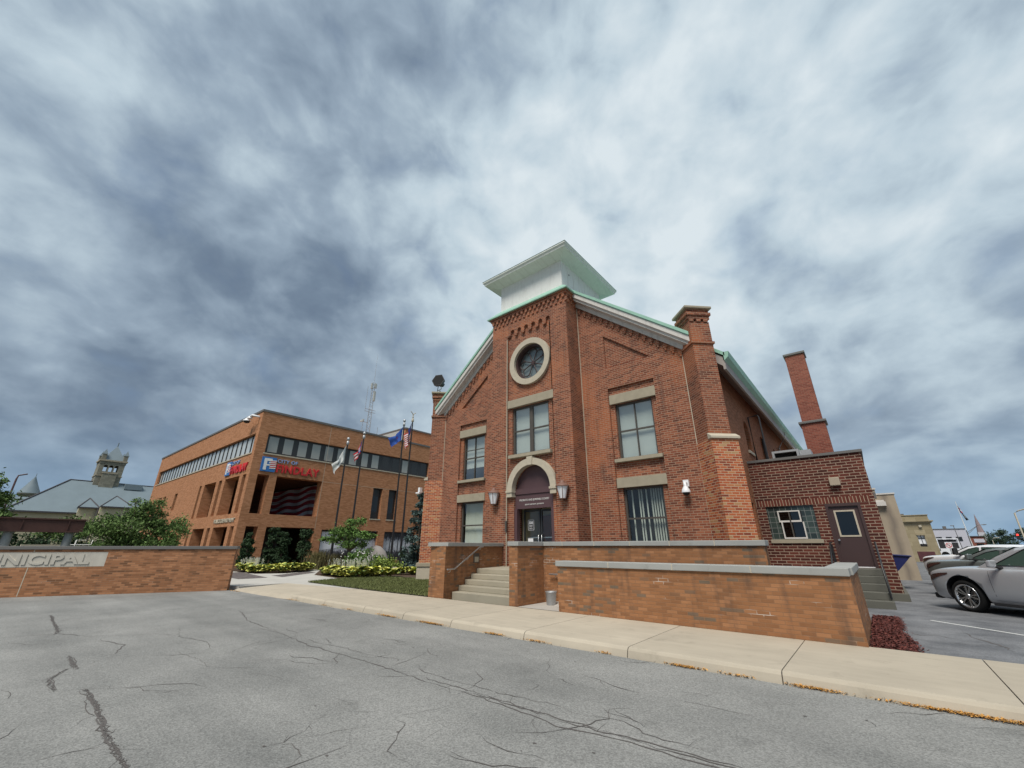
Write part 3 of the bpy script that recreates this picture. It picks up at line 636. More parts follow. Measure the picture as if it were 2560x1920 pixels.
wall(b, FS, [(14.55, 0), (36, 0), (36, 8.3), (14.55, 8.3)], [(rect(16.75, 18.2, 1.6, 3.17), .25)]+[([(y, 5.4), (y+.95, 5.4), (y+.95, 6.3)]+circ(y+.475, 6.3, .475, 10, 0, math.pi, True)[1:], .3) for y in (19.45, 23.0, 26.6)])
b.box(-17.46, -3.21, 35.7, 36, 0, 8.3); b.face([(-17.46, 14.55, 0), (-17.46, 36, 0), (-17.46, 36, 8.3), (-17.46, 14.55, 8.3)])
b.prism([(-17.46, 35.8, 8.3), (-3.21, 35.8, 8.3), (CXM, 35.8, 14.1)], (0, .2, 0))
b.build('side_wall', 'side_brick', ch)
for y in (19.45, 23.0, 26.6):
    w = MB(); w.face([FS.at(u_, z_, .2) for u_, z_ in rect(y+.04, y+.91, 5.42, 6.75)]); q = w.build('window', 'glass_dark', ch, 'narrow arched side window')
    m_ = MB(); m_.face([FS.at(u_, z_, .28) for u_, z_ in rect(y, y+.95, 5.4, 6.8)]); m_.build('room', 'dark_interior', q)
    f_ = MB()
    for k_ in range(3): f_.box(y+.22+k_*.25, y+.25+k_*.25, -.19, -.15, 5.42, 6.72, FS)
    f_.box(y, y+.95, -.19, -.15, 6.0, 6.04, FS); f_.build('muntin', 'bronze_frame', q)
    box(y-.08, y+1.03, -.2, .06, 5.28, 5.4, FS).build('sill', 'limestone', q)
sash_window(FS, 16.75, 18.2, 1.6, 3.17, ch, .12, 'plum_door', fw=.12, back='roller', gl='glass_dark', mull=((17.47, .05),))
# windows on the front
for s in (1, -1):
    X = (lambda x: x) if s > 0 else mir
    u0, u1 = sorted((X(-6.77), X(-5.27))); a0, a1 = sorted((X(-6.94), X(-5.06))); um = (u0+u1)/2
    if s > 0:
        sash_window(FW, u0, u1, 4.72, 6.93, ch, .19, mull=((um, .018),), back='roller', gl='glass_sky')
        sash_window(FW, u0, u1, 1.5, 3.66, ch, .19, back='vertical_open', gl='glass')
    else:
        sash_window(FW, u0, u1, 4.72, 6.93, ch, .19, mull=((um, .014),), back='half', gl='glass_sky', muntin=((u0+.07, u1-.07, 6.22, 6.26),))
        sash_window(FW, u0, u1, 1.5, 3.66, ch, .19, back='vertical', gl='glass')
    for z0, z1 in ((6.93, 7.32), (3.66, 4.02)): box(a0, a1, -.1, .012, z0, z1, FW).build('lintel', 'lintel_stone', ch, bevel=.008)
    for z0 in (4.6, 1.36): box(a0+.02, a1-.02, -.14, .07, z0, z0+.13, FW).build('sill', 'lintel_stone', ch, bevel=.01)
sash_window(FT, -11.32, -9.33, 5.31, 7.47, ch, .19, mull=((-10.325, .085),), back='roller', gl='glass_sky', fw=.08)
box(-11.5, -9.0, -.11, .012, 7.47, 7.84, FT).build('lintel', 'lintel_stone', ch, bevel=.008)
box(-11.42, -9.2, -.15, .07, 5.17, 5.31, FT).build('sill', 'lintel_stone', ch, bevel=.01)
# rose window
def ringmb(F, cu, cz, r0, r1, d0, d1, n=48, a0=0, a1=2*math.pi):
    m_ = MB(); k = n if a1-a0 > 6.2 else n+1
    A = [a0+(a1-a0)*i/n for i in range(n+1)]
    for p, q in zip(A, A[1:]):
        pts = [(r0, p), (r1, p), (r1, q), (r0, q)]
        P = [[F((cu+r*math.cos(a), dd, cz+r*math.sin(a))) for r, a in pts] for dd in (d0, d1)]
        m_.face([P[1][0], P[1][1], P[1][2], P[1][3]]); m_.face([P[0][1], P[1][1], P[1][2], P[0][2]]); m_.face([P[0][0], P[0][3], P[1][3], P[1][0]])
    return m_
rw = ringmb(FT, -10.24, 9.53, .865, 1.13, -.112, .03).build('rose_window', 'limestone', ch, 'round window with eight petals in a pale stone ring')
ringmb(FT, -10.24, 9.53, .78, .868, -.36, -.12).build('frame', 'plum_door', rw)
m_ = MB(); m_.face([FT.at(u_, z_, .34) for u_, z_ in circ(-10.24, 9.53, .8)]); m_.build('pane', 'glass', rw, normals=False)
m_ = MB(); m_.face([FT.at(u_, z_, .4) for u_, z_ in circ(-10.24, 9.53, .86)]); m_.build('blind', 'rose_blind', rw, normals=False)
m_ = MB(); m_.lathe(FT((-10.24, -.31, 9.53)), [(.09, -.03), (.09, .03)], 14, (0, -1, 0))
for k_ in range(8):
    a = math.pi/8+k_*math.pi/4; pt = lambda r, da: FT((-10.24+r*math.cos(a+da), -.31, 9.53+r*math.sin(a+da)))
    m_.tube([pt(.06, 0), pt(.5, 0)], .022, 6)
    a += math.pi/8; w_ = math.pi/8
    m_.tube([pt(.5, -w_)]+[FT((-10.24+.52*math.cos(a)+.21*math.cos(a+th), -.31, 9.53+.52*math.sin(a)+.21*math.sin(a+th))) for th in [x_*math.pi/8 for x_ in range(-4, 5)]]+[pt(.5, w_)], .022, 6)
m_.build('tracery', 'plum_door', rw)
# entrance
st = MB()
R0, R1, zs = .97, 1.24, 3.83
for p, q in zip(range(24), range(1, 25)):
    A = [math.pi*p/24, math.pi*q/24]
    P = [[FT((-10.25+r*math.cos(a), dd, zs+r*math.sin(a))) for r, a in ((R0, A[0]), (R1, A[0]), (R1, A[1]), (R0, A[1]))] for dd in (-.2, .06)]
    st.face(P[1]); st.face([P[0][1], P[1][1], P[1][2], P[0][2]]); st.face([P[0][0], P[0][3], P[1][3], P[1][0]])
for s in (-1, 1):
    c = -10.25+s*1.105; st.box(c-.14, c+.14, -.2, .062, 3.56, 3.74, FT); st.box(c-.165, c+.165, -.2, .1, 3.742, 3.828, FT)
st.prism([FT((-10.25+x_, -.1, z_)) for x_, z_ in ((-.11, 4.78), (.11, 4.78), (.145, 5.13), (-.145, 5.13))], (0, -.2, 0))
st.build('door_arch', 'limestone', ch, 'pale stone arch with a keystone over the entrance')
b = MB(); b.face([FT.at(u_, z_, .3) for u_, z_ in circ(-10.25, 3.83, .98, 24, 0, math.pi, True)])
b.box(-11.24, -9.26, -.32, -.16, 3.66, 3.84, FT); b.box(-11.24, -9.26, -.3, -.22, 3.842, 3.9, FT)
b.box(-11.24, -9.26, -.34, -.2, 3.08, 3.655, FT)
for a0, a1 in ((-11.24, -11.1), (-9.4, -9.26)): b.box(a0, a1, -.34, -.14, .91, 3.08, FT)
en = b.build('entrance_surround', 'plum_paint', ch)
text('PROBATE AND JUVENILE COURT', FT, -11.0, -9.5, 3.36, 3.46, .012, 'letter_silver', en, bold=.012, out=-.2)
text('JUDGE KRISTEN K. JOHNSON', FT, -10.72, -9.78, 3.2, 3.265, .01, 'letter_silver', en, bold=.01, out=-.2)
for u0, u1, hx in ((-11.08, -10.24, -10.3), (-10.2, -9.42, -10.14)):
    b = MB()
    for q in ((u0, u0+.06, .93, 3.06), (u1-.06, u1, .93, 3.06), (u0+.06, u1-.06, .93, 1.1), (u0+.06, u1-.06, 2.98, 3.06)): b.box(q[0], q[1], -.62, -.56, q[2], q[3], FT)
    dr = b.build('door', 'band_frame', ch)
    m_ = MB(); m_.face([FT.at(u_, z_, .59) for u_, z_ in rect(u0+.06, u1-.06, 1.1, 2.98)]); m_.build('pane', 'glass', dr, normals=False)
    m_ = MB(); m_.tube([FT((hx, -.54, 1.6)), FT((hx, -.5, 1.62)), FT((hx, -.5, 2.06)), FT((hx, -.54, 2.08))], .015, 8); m_.box(min(hx, u0+.12) if hx > u0+.3 else hx, max(hx, u0+.12) if hx > u0+.3 else u1-.12, -.66, -.62, 1.96, 2.0, FT); m_.build('handle', 'steel', dr)
    if u0 < -10.5:
        m_ = MB(); m_.box(-10.86, -10.56, -.585, -.57, 2.26, 2.66, FT); pl_ = m_.build('number_plate', 'white_plastic', dr)
        # dark field and characters sit on the plate as deeper-level geometry of the plate's own mesh
        m_ = MB(); m_.box(-10.845, -10.575, -.57, -.566, 2.275, 2.645, FT); m_.build('plate_field', 'dark_void', dr)
        text('308', FT, -10.82, -10.6, 2.49, 2.61, .003, 'white_plastic', dr, 'number', .03, -.566)
        text('MARKET', FT, -10.8, -10.62, 2.4, 2.45, .003, 'white_plastic', dr, 'number', .02, -.566); text('PLAZA', FT, -10.79, -10.63, 2.31, 2.36, .003, 'white_plastic', dr, 'number', .02, -.566)
        m_ = MB(); m_.box(-10.88, -10.62, -.585, -.575, 1.62, 1.95, FT); m_.build('paper_notice', 'white_plastic', dr); m_ = MB(); m_.box(-10.8, -10.7, -.575, -.573, 1.72, 1.76, FT); m_.build('print', 'dark_void', dr)
    else:
        m_ = MB(); m_.box(-9.63, -9.42, -.585, -.575, 2.3, 2.52, FT); m_.lathe(FT((-9.53, -.573, 2.45)), [(.03, -.004), (.03, .002)], 12, (0, -1, 0)); m_.build('warning_notice', 'red', dr)
        m_ = MB(); m_.box(-9.6, -9.46, -.575, -.572, 2.36, 2.385, FT); m_.box(-9.6, -9.46, -.575, -.572, 2.325, 2.345, FT); m_.lathe(FT((-9.53, -.571, 2.45)), [(.022, -.004), (.022, .002)], 12, (0, -1, 0)); m_.build('print', 'white_plastic', dr)
b = MB()   # vestibule behind the doors
b.face([FT.at(u_, z_, 2.0) for u_, z_ in rect(-11.6, -8.9, .9, 3.3)]); b.face([FT.at(-11.2, z_, d_) for z_, d_ in ((.9, .64), (.9, 2.), (3.3, 2.), (3.3, .64))]); b.face([FT.at(-9.3, z_, d_) for z_, d_ in ((.9, .64), (.9, 2.), (3.3, 2.), (3.3, .64))]); b.face([FT.at(u_, .93, d_) for u_, d_ in ((-11.2, .64), (-9.3, .64), (-9.3, 2.), (-11.2, 2.))])
vb = b.build('vestibule', 'beige_interior', ch); box(-11.4, -10.6, -1.95, -1.88, .93, 2.9, FT).build('inner_door', 'wood_door', ch); box(-9.98, -9.31, -1.98, -1.5, .93, 2.75, FT).build('inner_doorway', 'dark_void', ch)
# pale caulk lines where masonry meets
for q in ((-8.148, -8.128, 14.52, 14.549, .9, 12.2), (-3.892, -3.868, 14.53, 14.56, .9, 8.4), (mir(-3.868), mir(-3.892), 14.53, 14.56, .9, 8.4), (-11.55, -11.525, 13.57, 13.61, .9, 11.0)): box(*q).build('caulk_line', 'limestone', ch)
if 1: box(-11.58, -11.5, 13.53, 13.6, 2.2, 2.62).build('junction_box', 'bronze_frame', ch)
# roof, verges and eaves
b = MB()
for s in (1, -1):
    X = (lambda x: x) if s > 0 else mir
    b.prism([(X(-3.44), 14.1, roofz(-3.44)), (CXM, 14.1, 14.49), (CXM, 14.1, 14.35), (X(-3.44), 14.1, roofz(-3.44)-.14)], (0, 22, 0))
    b.prism([(X(-2.6), 15.1, 8.15), (X(-3.441), 15.1, roofz(-3.44)), (X(-3.441), 15.1, roofz(-3.44)-.14), (X(-2.6), 15.1, 8.01)], (0, 21, 0))
    for i in range(46): 
        y = 15.2+i*.455; b.prism([(X(-2.62), y, 8.16), (CXM, y, 14.5), (CXM, y, 14.54), (X(-2.62), y, 8.2)], (0, .03, 0))
b.build('roof', 'copper_green', ch)
for s in (1, -1):
    X = (lambda x: x) if s > 0 else mir
    prof = [(14.12, -.12), (14.12, -.36), (14.2, -.4), (14.2, -.5), (14.47, -.56), (14.47, -.76), (14.549, -.76), (14.549, -.12)]
    x0, x1 = -8.16, -3.42; b = MB()
    b.prism([(X(x0), y, roofz(x0)+dz) for y, dz in prof], (X(x1)-X(x0), 0, roofz(x1)-roofz(x0))); vb = b.build('verge_board', 'verge_white', ch)
    b = MB(); b.prism([(X(x0), y, roofz(x0)+dz) for y, dz in ((14.07, -.11), (14.07, .03), (14.3, .03), (14.3, -.119))], (X(-3.42)-X(x0), 0, roofz(-3.42)-roofz(x0))); b.build('verge_flashing', 'copper_green', ch)
    b = MB(); b.prism([(X(x_), 15.15, z_) for x_, z_ in ((-3.2, 8.12), (-2.72, 7.66), (-2.72, 7.52), (-2.64, 7.52), (-2.64, 7.84), (-2.68, 7.86), (-2.68, 8.0), (-3.2, 8.45))], (0, 20.9, 0)); b.build('eave_soffit', 'eave_painted_shade', ch)
    b = MB(); b.prism([(X(x_), 15.1, z_) for x_, z_ in ((-2.638, 7.84), (-2.5, 7.95), (-2.46, 8.16), (-2.638, 8.16))], (0, 21.0, 0)); b.build('gutter', 'copper_green', ch)
b = MB(); b.tube([(-2.62, 28.2, 7.85), (-2.62, 28.2, 7.6), (-3.1, 28.5, 7.05), (-3.1, 28.5, 3)], .055, 8); b.build('downspout', 'white_paint', ch)
b = MB(); b.tube([(-3.12, 20.45, 5.1), (-3.12, 20.45, 7.05), (-2.74, 20.45, 7.08), (-2.7, 20.45, 7.0), (-2.7, 20.45, 4.8)], .035, 8); b.build('conduit', 'black_metal', ch); b = MB(); b.tube([(-3.12, 23.2, 5.0), (-3.12, 23.2, 6.6)], .05, 8); b.build('vent_pipe', 'black_metal', ch)
# corner buttresses
for s in (1, -1):
    X = (lambda x: x) if s > 0 else mir
    c = V((X(-3.2), 14.55, 0)); FB = Frame(c, (s*1, 1, 0), (s*1, -1, 0)); b = MB()
    b.mi = 1; b.box(-.5, .40, -.8, .42, 0, 4.86, FB); b.mi = 0; b.box(-.47, .29, -.8, .29, 4.86, 8.32, FB)
    b.box(-.52, .34, -.8, .34, 8.321, 8.4, FB); b.box(-.47, .29, -.47, .29, 8.4, 9.2, FB)
    for i in range(3): b.box(-.46+i*.27, -.46+i*.27+.16, -.5, .33, 9.2, 9.3, FB)
    b.box(-.5, .32, -.5, .32, 9.302, 9.44, FB); b.box(-.55, .37, -.55, .37, 9.442, 9.56, FB); b.box(-.5, .32, -.5, .32, 9.562, 9.7, FB)
    bt = b.build('buttress', ['church_brick', 'repaired_brick'], ch)
    b = MB(); b.prism([FB((-.53, n_, z_)) for n_, z_ in ((.28, 4.861), (.48, 4.862), (.48, 4.93), (.28, 5.06))], FB.t*.98); b.build('weathering', 'limestone', bt)
    box(-.6, .42, -.6, .42, 9.702, 9.8, FB).build('cap', 'lintel_stone', bt, bevel=.02)
    box(-.56, .47, -.9, .5, 0, .72, FB).build('base', 'limestone', bt, bevel=.02); box(-.6, .5, -.9, .54, .722, .9, FB).build('plinth', 'lintel_stone', bt, bevel=.02)
# tower roof and cupola
b = MB(); lo = [(-12.74, 13.4, 12.5), (-7.95, 13.4, 12.5), (-7.95, 15.2, 12.5), (-12.74, 15.2, 12.5)]; hi = [(-12.35, 13.95, 13.06), (-8.5, 13.95, 13.06), (-8.5, 15.2, 13.06), (-12.35, 15.2, 13.06)]
lo2 = [(x_, y_, 12.44) for x_, y_, _ in lo]
b.face(lo2[::-1]); b.face(hi)
for A, B in ((lo2, lo), (lo, hi)):
    for i in range(4): b.face([A[i], A[(i+1) % 4], B[(i+1) % 4], B[i]])
b.build('tower_flashing', 'copper_green', ch)
b = MB(); b.box(-12.32, -8.55, 14.0, 17.85, 12.6, 14.62)
for i in range(7): b.box(-8.551, -8.535, 14.02+i*.55, 14.08+i*.55, 12.6, 14.6)
cp = b.build('cupola', 'cupola_white', ch)
b = MB(); b.lathe((-8.55, 14.72, 14.05), [(.05, -.01), (.045, .01)], 8, (1, 0, 0)); b.build('knot_hole', 'bronze_frame', cp); b = MB(); b.lathe((-8.55, 16.6, 13.7), [(.04, -.01), (.04, .01)], 8, (1, 0, 0)); b.build('knot_hole', 'bronze_frame', cp)
b = MB(); sq = lambda d_, z_: [(-12.32-d_, 14-d_, z_), (-8.55+d_, 14-d_, z_), (-8.55+d_, 17.85+d_, z_), (-12.32-d_, 17.85+d_, z_)]
L = [sq(-.0, 14.5), sq(.64, 14.64), sq(.66, 14.72), sq(.72, 14.78), sq(.72, 14.86)]
for A, B in zip(L, L[1:]):
    for i in range(4): b.face([A[i], A[(i+1) % 4], B[(i+1) % 4], B[i]])
b.build('cupola_eave', 'soffit_pale', cp, normals=False)
b = MB(); A = sq(.74, 14.861)
for i in range(4): b.face([A[i], A[(i+1) % 4], (-10.43, 15.92, 15.7)])
b.face(A[::-1]); b.build('cupola_roof', 'copper_green', cp)

# ---------------------------------------------------------------- things fixed to the church
def lantern(u, z, label):
    o = thing('wall_lantern', label, 'lantern', FT((u, 0, z)), group='lanterns either side of the entrance')
    c = FT((u, .2, 0)); L = lambda r0, r1, z0, z1, n=6: [(r0, z0), (r1, z1)]
    b = MB(); b.lathe(c, [(.12, z-.3), (.235, z+.13), (.235, z+.14), (.12, z-.28)][:2], 6); 
    b.build('lamp_glass', 'lamp_glass', o)
    b = MB(); b.lathe(c, [(.26, z+.132), (.265, z+.16), (.22, z+.2), (.1, z+.28), (.085, z+.3), (.085, z+.35), (.05, z+.36)], 12); b.lathe(c, [(.05, z-.34), (.13, z-.33), (.135, z-.302)], 6)
    for k_ in range(6):
        a = k_*math.pi/3; e = lambda r, z_: (c.x+r*math.cos(a), c.y+r*math.sin(a), z_)
        b.tube([e(.128, z-.31), e(.243, z+.14)], .012, 5)
    b.build('lamp_frame', 'lamp_rust', o)
    box(u-.06, u+.06, .001, .04, z-.34, z+.1, FT).build('back_plate', 'black_metal', o); b = MB(); b.tube([FT((u, .02, z-.25)), FT((u, .1, z-.36)), FT((u, .2, z-.34))], .02, 6); b.build('bracket', 'black_metal', o)
lantern(-11.95-.15, 3.62, 'rusty topped wall lantern left of the entrance arch, beside the window'); lantern(-8.62, 3.62, 'rusty topped wall lantern right of the entrance arch, near the tower corner')
def domecam(o_, n_, label, group=None):
    o_ = V(o_); n_ = V(n_); o = thing('security_camera', label, 'camera', o_)
    b = MB(); b.box(-.09, .09, 0, .1, -.1, .12, Frame(o_, V((0, 0, 1)).cross(n_), n_)); b.tube([o_+n_*.05+V((0, 0, .02)), o_+n_*.2+V((0, 0, .02)), o_+n_*.2-V((0, 0, .1))], .05, 8); b.build('bracket', 'white_plastic', o)
    c = o_+n_*.2; b = MB(); b.lathe((c.x, c.y, c.z), [(.06, -.1), (.12, -.2), (.14, -.27), (.14, -.3)], 14); b.build('housing', 'white_plastic', o)
    b = MB(); b.lathe((c.x, c.y, c.z), [(.11, -.302), (.1, -.36), (.05, -.39)], 14); b.build('dome', 'black_plastic', o)
domecam((-4.42, 14.55, 3.6), (0, -1, 0), 'white dome security camera on the right wing of the brick church')
o = thing('wall_camera', 'small white camera on the left corner buttress of the brick church', 'camera', (-17.95, 14.2, 4.45)); b = MB(); b.box(-18.05, -17.9, 14.0, 14.16, 4.3, 4.55); b.tube([(-17.95, 14.2, 4.35), (-17.98, 14.05, 4.25), (-18.1, 13.9, 4.25)], .05, 8); b.build('housing', 'white_plastic', o)
o = thing('horn_speaker', 'black six-sided warning horn on a bracket atop the left brick pier', 'loudspeaker', (-17.46+.0, 14.55, 9.8))
ax = V((.35, -.8, .12)).normalized(); c = V((-17.4, 14.45, 10.55))
b = MB(); b.lathe(c, [(.16, -.32), (.2, -.1), (.34, .05), (.4, .28)], 6, ax); b.build('horn', 'black_plastic', o)
b = MB(); b.lathe(c, [(.36, .282), (.1, .1)], 6, ax); b.build('mouth', 'dark_void', o)
b = MB(); b.tube([(-17.42, 14.5, 9.79), (-17.42, 14.5, 10.05)], .04, 6); b.tube([(-17.65, 14.55, 10.5), (-17.65, 14.5, 10.08), (-17.2, 14.4, 10.08), (-17.2, 14.35, 10.5)], .025, 6); b.build('bracket', 'galvanised', o)

# ---------------------------------------------------------------- brick annex, its stair and roof plant
an = thing('brick_annex', 'low dark red brick annex with a plum door and glass block window', 'building', (-1.45, 18.55, LOT))
FA = Frame((0, 18.55, 0), (1, 0, 0), (0, -1, 0))
b = MB(); wall(b, FA, rect(-3.199, .32, .3, 4.7), [(rect(-2.9, -1.42, 1.88, 3.03), .12), (rect(-1.08, -.1, 1.0, 3.03), .12)])
b.face([(.32, 18.55, .3), (.32, 27, .3), (.32, 27, 4.7), (.32, 18.55, 4.7)]); b.face([(-3.19, 27, .3), (.32, 27, .3), (.32, 27, 4.7), (-3.19, 27, 4.7)]); b.face([(-3.19, 18.7, 4.4), (.3, 18.7, 4.4), (.3, 27, 4.4), (-3.19, 27, 4.4)])
b.build('wall', 'annex_brick', an)
brick('soldier_brick', .098, .3, [(0, (.09, .025, .018)), (1, (.16, .045, .03))], (.36, .28, .2), .012, .2)
box(-3.19, .2, 0, .006, 3.04, 3.25, FA).build('soldier_course', 'soldier_brick', an)
b = MB(); b.box(-3.2, .38, 18.49, 18.75, 4.7, 4.79); b.box(.2, .38, 18.752, 27, 4.7, 4.79); b.build('coping', 'grey_trim', an)
box(-3.2, .42, 18.45, 27, LOT-.1, .3).build('footing', 'old_concrete', an, bevel=.02)
b = MB(); b.face([FA.at(u_, z_, .06) for u_, z_ in rect(-2.9, -1.42, 1.88, 3.03)]); gw = b.build('glass_block_window', 'glass_block', an, normals=False)
b = MB()
for q in ((-2.56, -1.86, 2.83, 2.87), (-2.56, -1.86, 2.47, 2.53), (-2.56, -2.52, 2.53, 2.83), (-1.9, -1.86, 2.53, 2.83), (-2.5, -1.8, 1.9, 1.95), (-2.5, -2.46, 1.95, 2.47), (-1.84, -1.8, 1.95, 2.47)): b.box(q[0], q[1], -.06, .03 if q[3] < 2.5 else 0, q[2], q[3], FA)
b.build('vent_frame', 'trim_white', gw); b = MB(); b.face([FA.at(u_, z_, .04) for u_, z_ in rect(-2.52, -1.84, 1.93, 2.84)]); b.build('vent_pane', 'glass_dark', gw, normals=False); b = MB(); b.face([FA.at(u_, z_, .055) for u_, z_ in rect(-2.53, -1.82, 1.92, 2.85)]); b.build('vent_interior', 'dark_void', gw, normals=False); box(-2.22, -2.18, -.05, 0, 1.95, 2.83, FA).build('vent_mullion', 'bronze_frame', gw)
box(-2.95, -1.36, -.1, .05, 1.75, 1.88, FA).build('sill', 'lintel_stone', an, bevel=.01)
b = MB(); 
for q in ((-1.08, -1.0, 1.0, 3.03), (-.18, -.1, 1.0, 3.03), (-1.0, -.18, 2.94, 3.03)): b.box(q[0], q[1], -.12, .012, q[2], q[3], FA)
b.build('door_frame', 'plum_door', an); b = MB(); wall(b, FA, rect(-1.0, -.18, 1.02, 2.94), [(rect(-.85, -.33, 1.98, 2.78), .03)], .05); dr = b.build('door', 'plum_door', an)
b = MB()
for q in ((-.88, -.83, 1.95, 2.81), (-.35, -.3, 1.95, 2.81), (-.83, -.35, 1.95, 2.0), (-.83, -.35, 2.76, 2.81)): b.box(q[0], q[1], -.055, -.035, q[2], q[3], FA)
b.build('vision_frame', 'limestone', dr); b = MB(); b.face([FA.at(u_, z_, .075) for u_, z_ in rect(-.85, -.33, 1.98, 2.78)]); b.build('pane', 'dark_void', dr, normals=False); b = MB(); b.face([FA.at(u_, z_, .06) for u_, z_ in rect(-.85, -.33, 1.98, 2.78)]); b.build('glazing', 'glass_dark', dr, normals=False)
b = MB(); b.lathe(FA((-.93, -.01, 1.85)), [(.02, -.04), (.02, 0), (.038, .01), (.03, .04)], 10, (0, -1, 0)); b.build('handle', 'steel', dr); box(-1.0, -.18, -.06, -.045, 1.0, 1.03, FA).build('threshold', 'white_plastic', dr)
box(-.76, -.46, 0, .16, 3.62, 3.9, FA).build('flood_light', 'stucco_beige', an, bevel=.02)
b = MB()
for i in range(5): b.box(-1.2, .02, 16.0+i*.4, 18.44, LOT+.184*i-(.1 if i == 0 else 0), LOT+.184*(i+1)-.0)
st = tag(b.build('annex_steps', 'old_concrete', bevel=.012), 'dark weathered concrete steps up to the plum annex door', 'steps')
for x_, lab in ((-.02, 'black and grey handrail on the outer side of the annex steps'), (-1.15, 'black metal handrail on the inner side of the annex steps')):
    b = MB(); b.tube([(x_, 16.3, .3), (x_, 16.3, 1.1), (x_, 17.6, 1.75), (x_, 18.4, 1.78)], .025, 8); b.tube([(x_, 17.6, .95), (x_, 17.6, 1.74)], .02, 8)
    if x_ < -1: b.box(x_-.01, x_+.01, 17.9, 18.4, 1.05, 1.72)
    tag(b.build('step_handrail', 'black_metal'), lab, 'handrail', 'handrails on the annex steps')
o = thing('rooftop_air_unit', 'rusty steel air duct box on the annex roof against the church wall', 'air unit', (-1.8, 20, 4.4))
b = MB()
for q in ((-2.42, -2.34, 4.4, 5.25), (-1.58, -1.5, 4.4, 5.25), (-2.34, -1.58, 5.17, 5.25), (-2.34, -1.58, 4.4, 4.72)): b.box(q[0], q[1], 19.6, 20.6, q[2], q[3])
b.box(-1.49, -1.12, 19.7, 20.6, 4.4, 5.2); b.build('casing', 'galvanised', o); box(-2.34, -1.58, 19.8, 20.5, 4.72, 5.17).build('intake', 'dark_void', o)
cy = thing('brick_chimney_stack', 'tall red brick chimney with two stages and thin stone bands', 'chimney', (-1.0, 24.4, LOT))
b = MB(); b.box(-1.47, -.52, 24.0, 24.95, LOT, 7.2); b.box(-1.4, -.58, 24.05, 24.87, 7.2, 10.85); b.build('shaft', 'chimney_brick', cy)
b = MB(); b.box(-1.55, -.44, 23.92, 25.03, 7.2, 7.32); b.box(-1.46, -.52, 23.98, 24.94, 10.85, 10.97); b.build('stone_band', 'grey_trim', cy, bevel=.02)

# ---------------------------------------------------------------- entrance steps, ramp walls, rails
b = MB()
for i in range(5):
    y = 10.16+i*.37; x0 = -10.92-i*.09; z1 = GW+.156*(i+1)
    pts = [(x0, y), (-7.9, y), (-7.9, 13.59), (-11.66 if i == 4 else x0-.0, 13.59)]
    if i == 4: pts = [(x0, y), (-7.9, y), (-7.9, 13.59), (-11.75, 13.59)]
    else: pts = [(x0, y), (-7.9, y), (-7.9, y+.5), (x0-.12, y+.5)]
    b.prism([(p[0], p[1], GW+.156*i if i else .05) for p in pts], (0, 0, z1-(GW+.156*i if i else .05)))
    for xj in (-9.75+.22*i, ): b.box(xj, xj+.0, y, y, 0, 0) if False else None
es = tag(b.build('entrance_steps', 'step_concrete', bevel=.015), 'pale concrete entrance steps between the brick cheek walls', 'steps')
def terrace(name, label, plan, z0, z1, cop, joints=1.2, bricks='terrace_brick'):
    o = thing(name, label, 'wall', (plan[0][0], plan[0][1], z0)); b = MB(); b.prism([(x_, y_, z0) for x_, y_ in plan], (0, 0, z1-z0)); b.build('brickwork', bricks, o)
    return o
def coping(o, segs, z0, z1, over=.05, mat='coping_stone', jl=1.15):      # row of coping blocks along each segment (x0,y0,x1,y1,width)
    b = MB(); mj = MB()
    for x0, y0, x1, y1, w in segs:
        p, q = V((x0, y0, 0)), V((x1, y1, 0)); L = (q-p).length; F = Frame(p, q-p, (q-p).cross(V((0, 0, 1)))); n = max(1, round(L/jl))
        for i in range(n):
            b.box(L*i/n+.007, L*(i+1)/n-.007, -w/2-over, w/2+over, z0, z1, F)
        mj.box(.02, L-.02, -w/2-over+.006, w/2+over-.004, z0+.004, z1-.005, F)
    k = b.build('coping', mat, o, bevel=.012); mj.build('joint', 'limestone', k)
w1 = terrace('stair_side_wall', 'brick cheek wall with a stone coping left of the entrance steps', [(-11.6, 9.74), (-10.86, 9.74), (-11.74, 13.58), (-12.5, 13.58)], 0, 1.65, 0)
coping(w1, [(-11.22, 9.7, -12.1, 13.58, .74)], 1.65, 1.77, .04)
b = MB(); F1 = Frame((-10.86, 9.74, 0), (-.88, 3.84, 0), (3.84, .88, 0)); b.box(1.72, 2.08, 0, .03, 1.1, 1.42, F1); lb = tag(b.build('recessed_step_light', 'bronze_frame'), 'small square step light set in the cheek wall by the stairs', 'light'); box(1.77, 2.03, .03, .034, 1.13, 1.3, F1).build('lens', 'letter_tan', lb)
b = MB(); b.tube([F1((.02, .09, .96)), F1((.42, .09, .96)), F1((2.0, .09, 1.62)), F1((2.25, .09, 1.64))], .024, 10)
for q in ((.2, .93), (1.25, 1.28), (2.08, 1.6)): b.tube([F1((q[0], .09, q[1])), F1((q[0], .06, q[1]-.06)), F1((q[0], 0, q[1]-.07))], .01, 6)
tag(b.build('stair_handrail', 'steel'), 'shiny steel handrail running up the left cheek wall of the steps', 'handrail')
w2 = terrace('upper_terrace_wall', 'longer upper brick terrace wall with pale coping in front of the church', [(-8.16, 9.74), (-7.86, 9.74), (-7.86, 11.0), (-1.9, 11.0), (-1.9, 11.3), (-8.16, 11.3)], 0, 1.66, 0)
coping(w2, [(-8.01, 9.7, -8.01, 10.94, .3), (-8.2, 11.15, -1.86, 11.15, .3)], 1.66, 1.78, .05, jl=1.12)
w3 = terrace('front_terrace_wall', 'long low orange brick wall with grey coping along the pavement', [(-6.5, 9.7), (-.48, 9.62), (-.48, 13.0), (-.8, 13.0), (-.8, 9.95), (-6.5, 10.03)], 0, 1.17, 0)
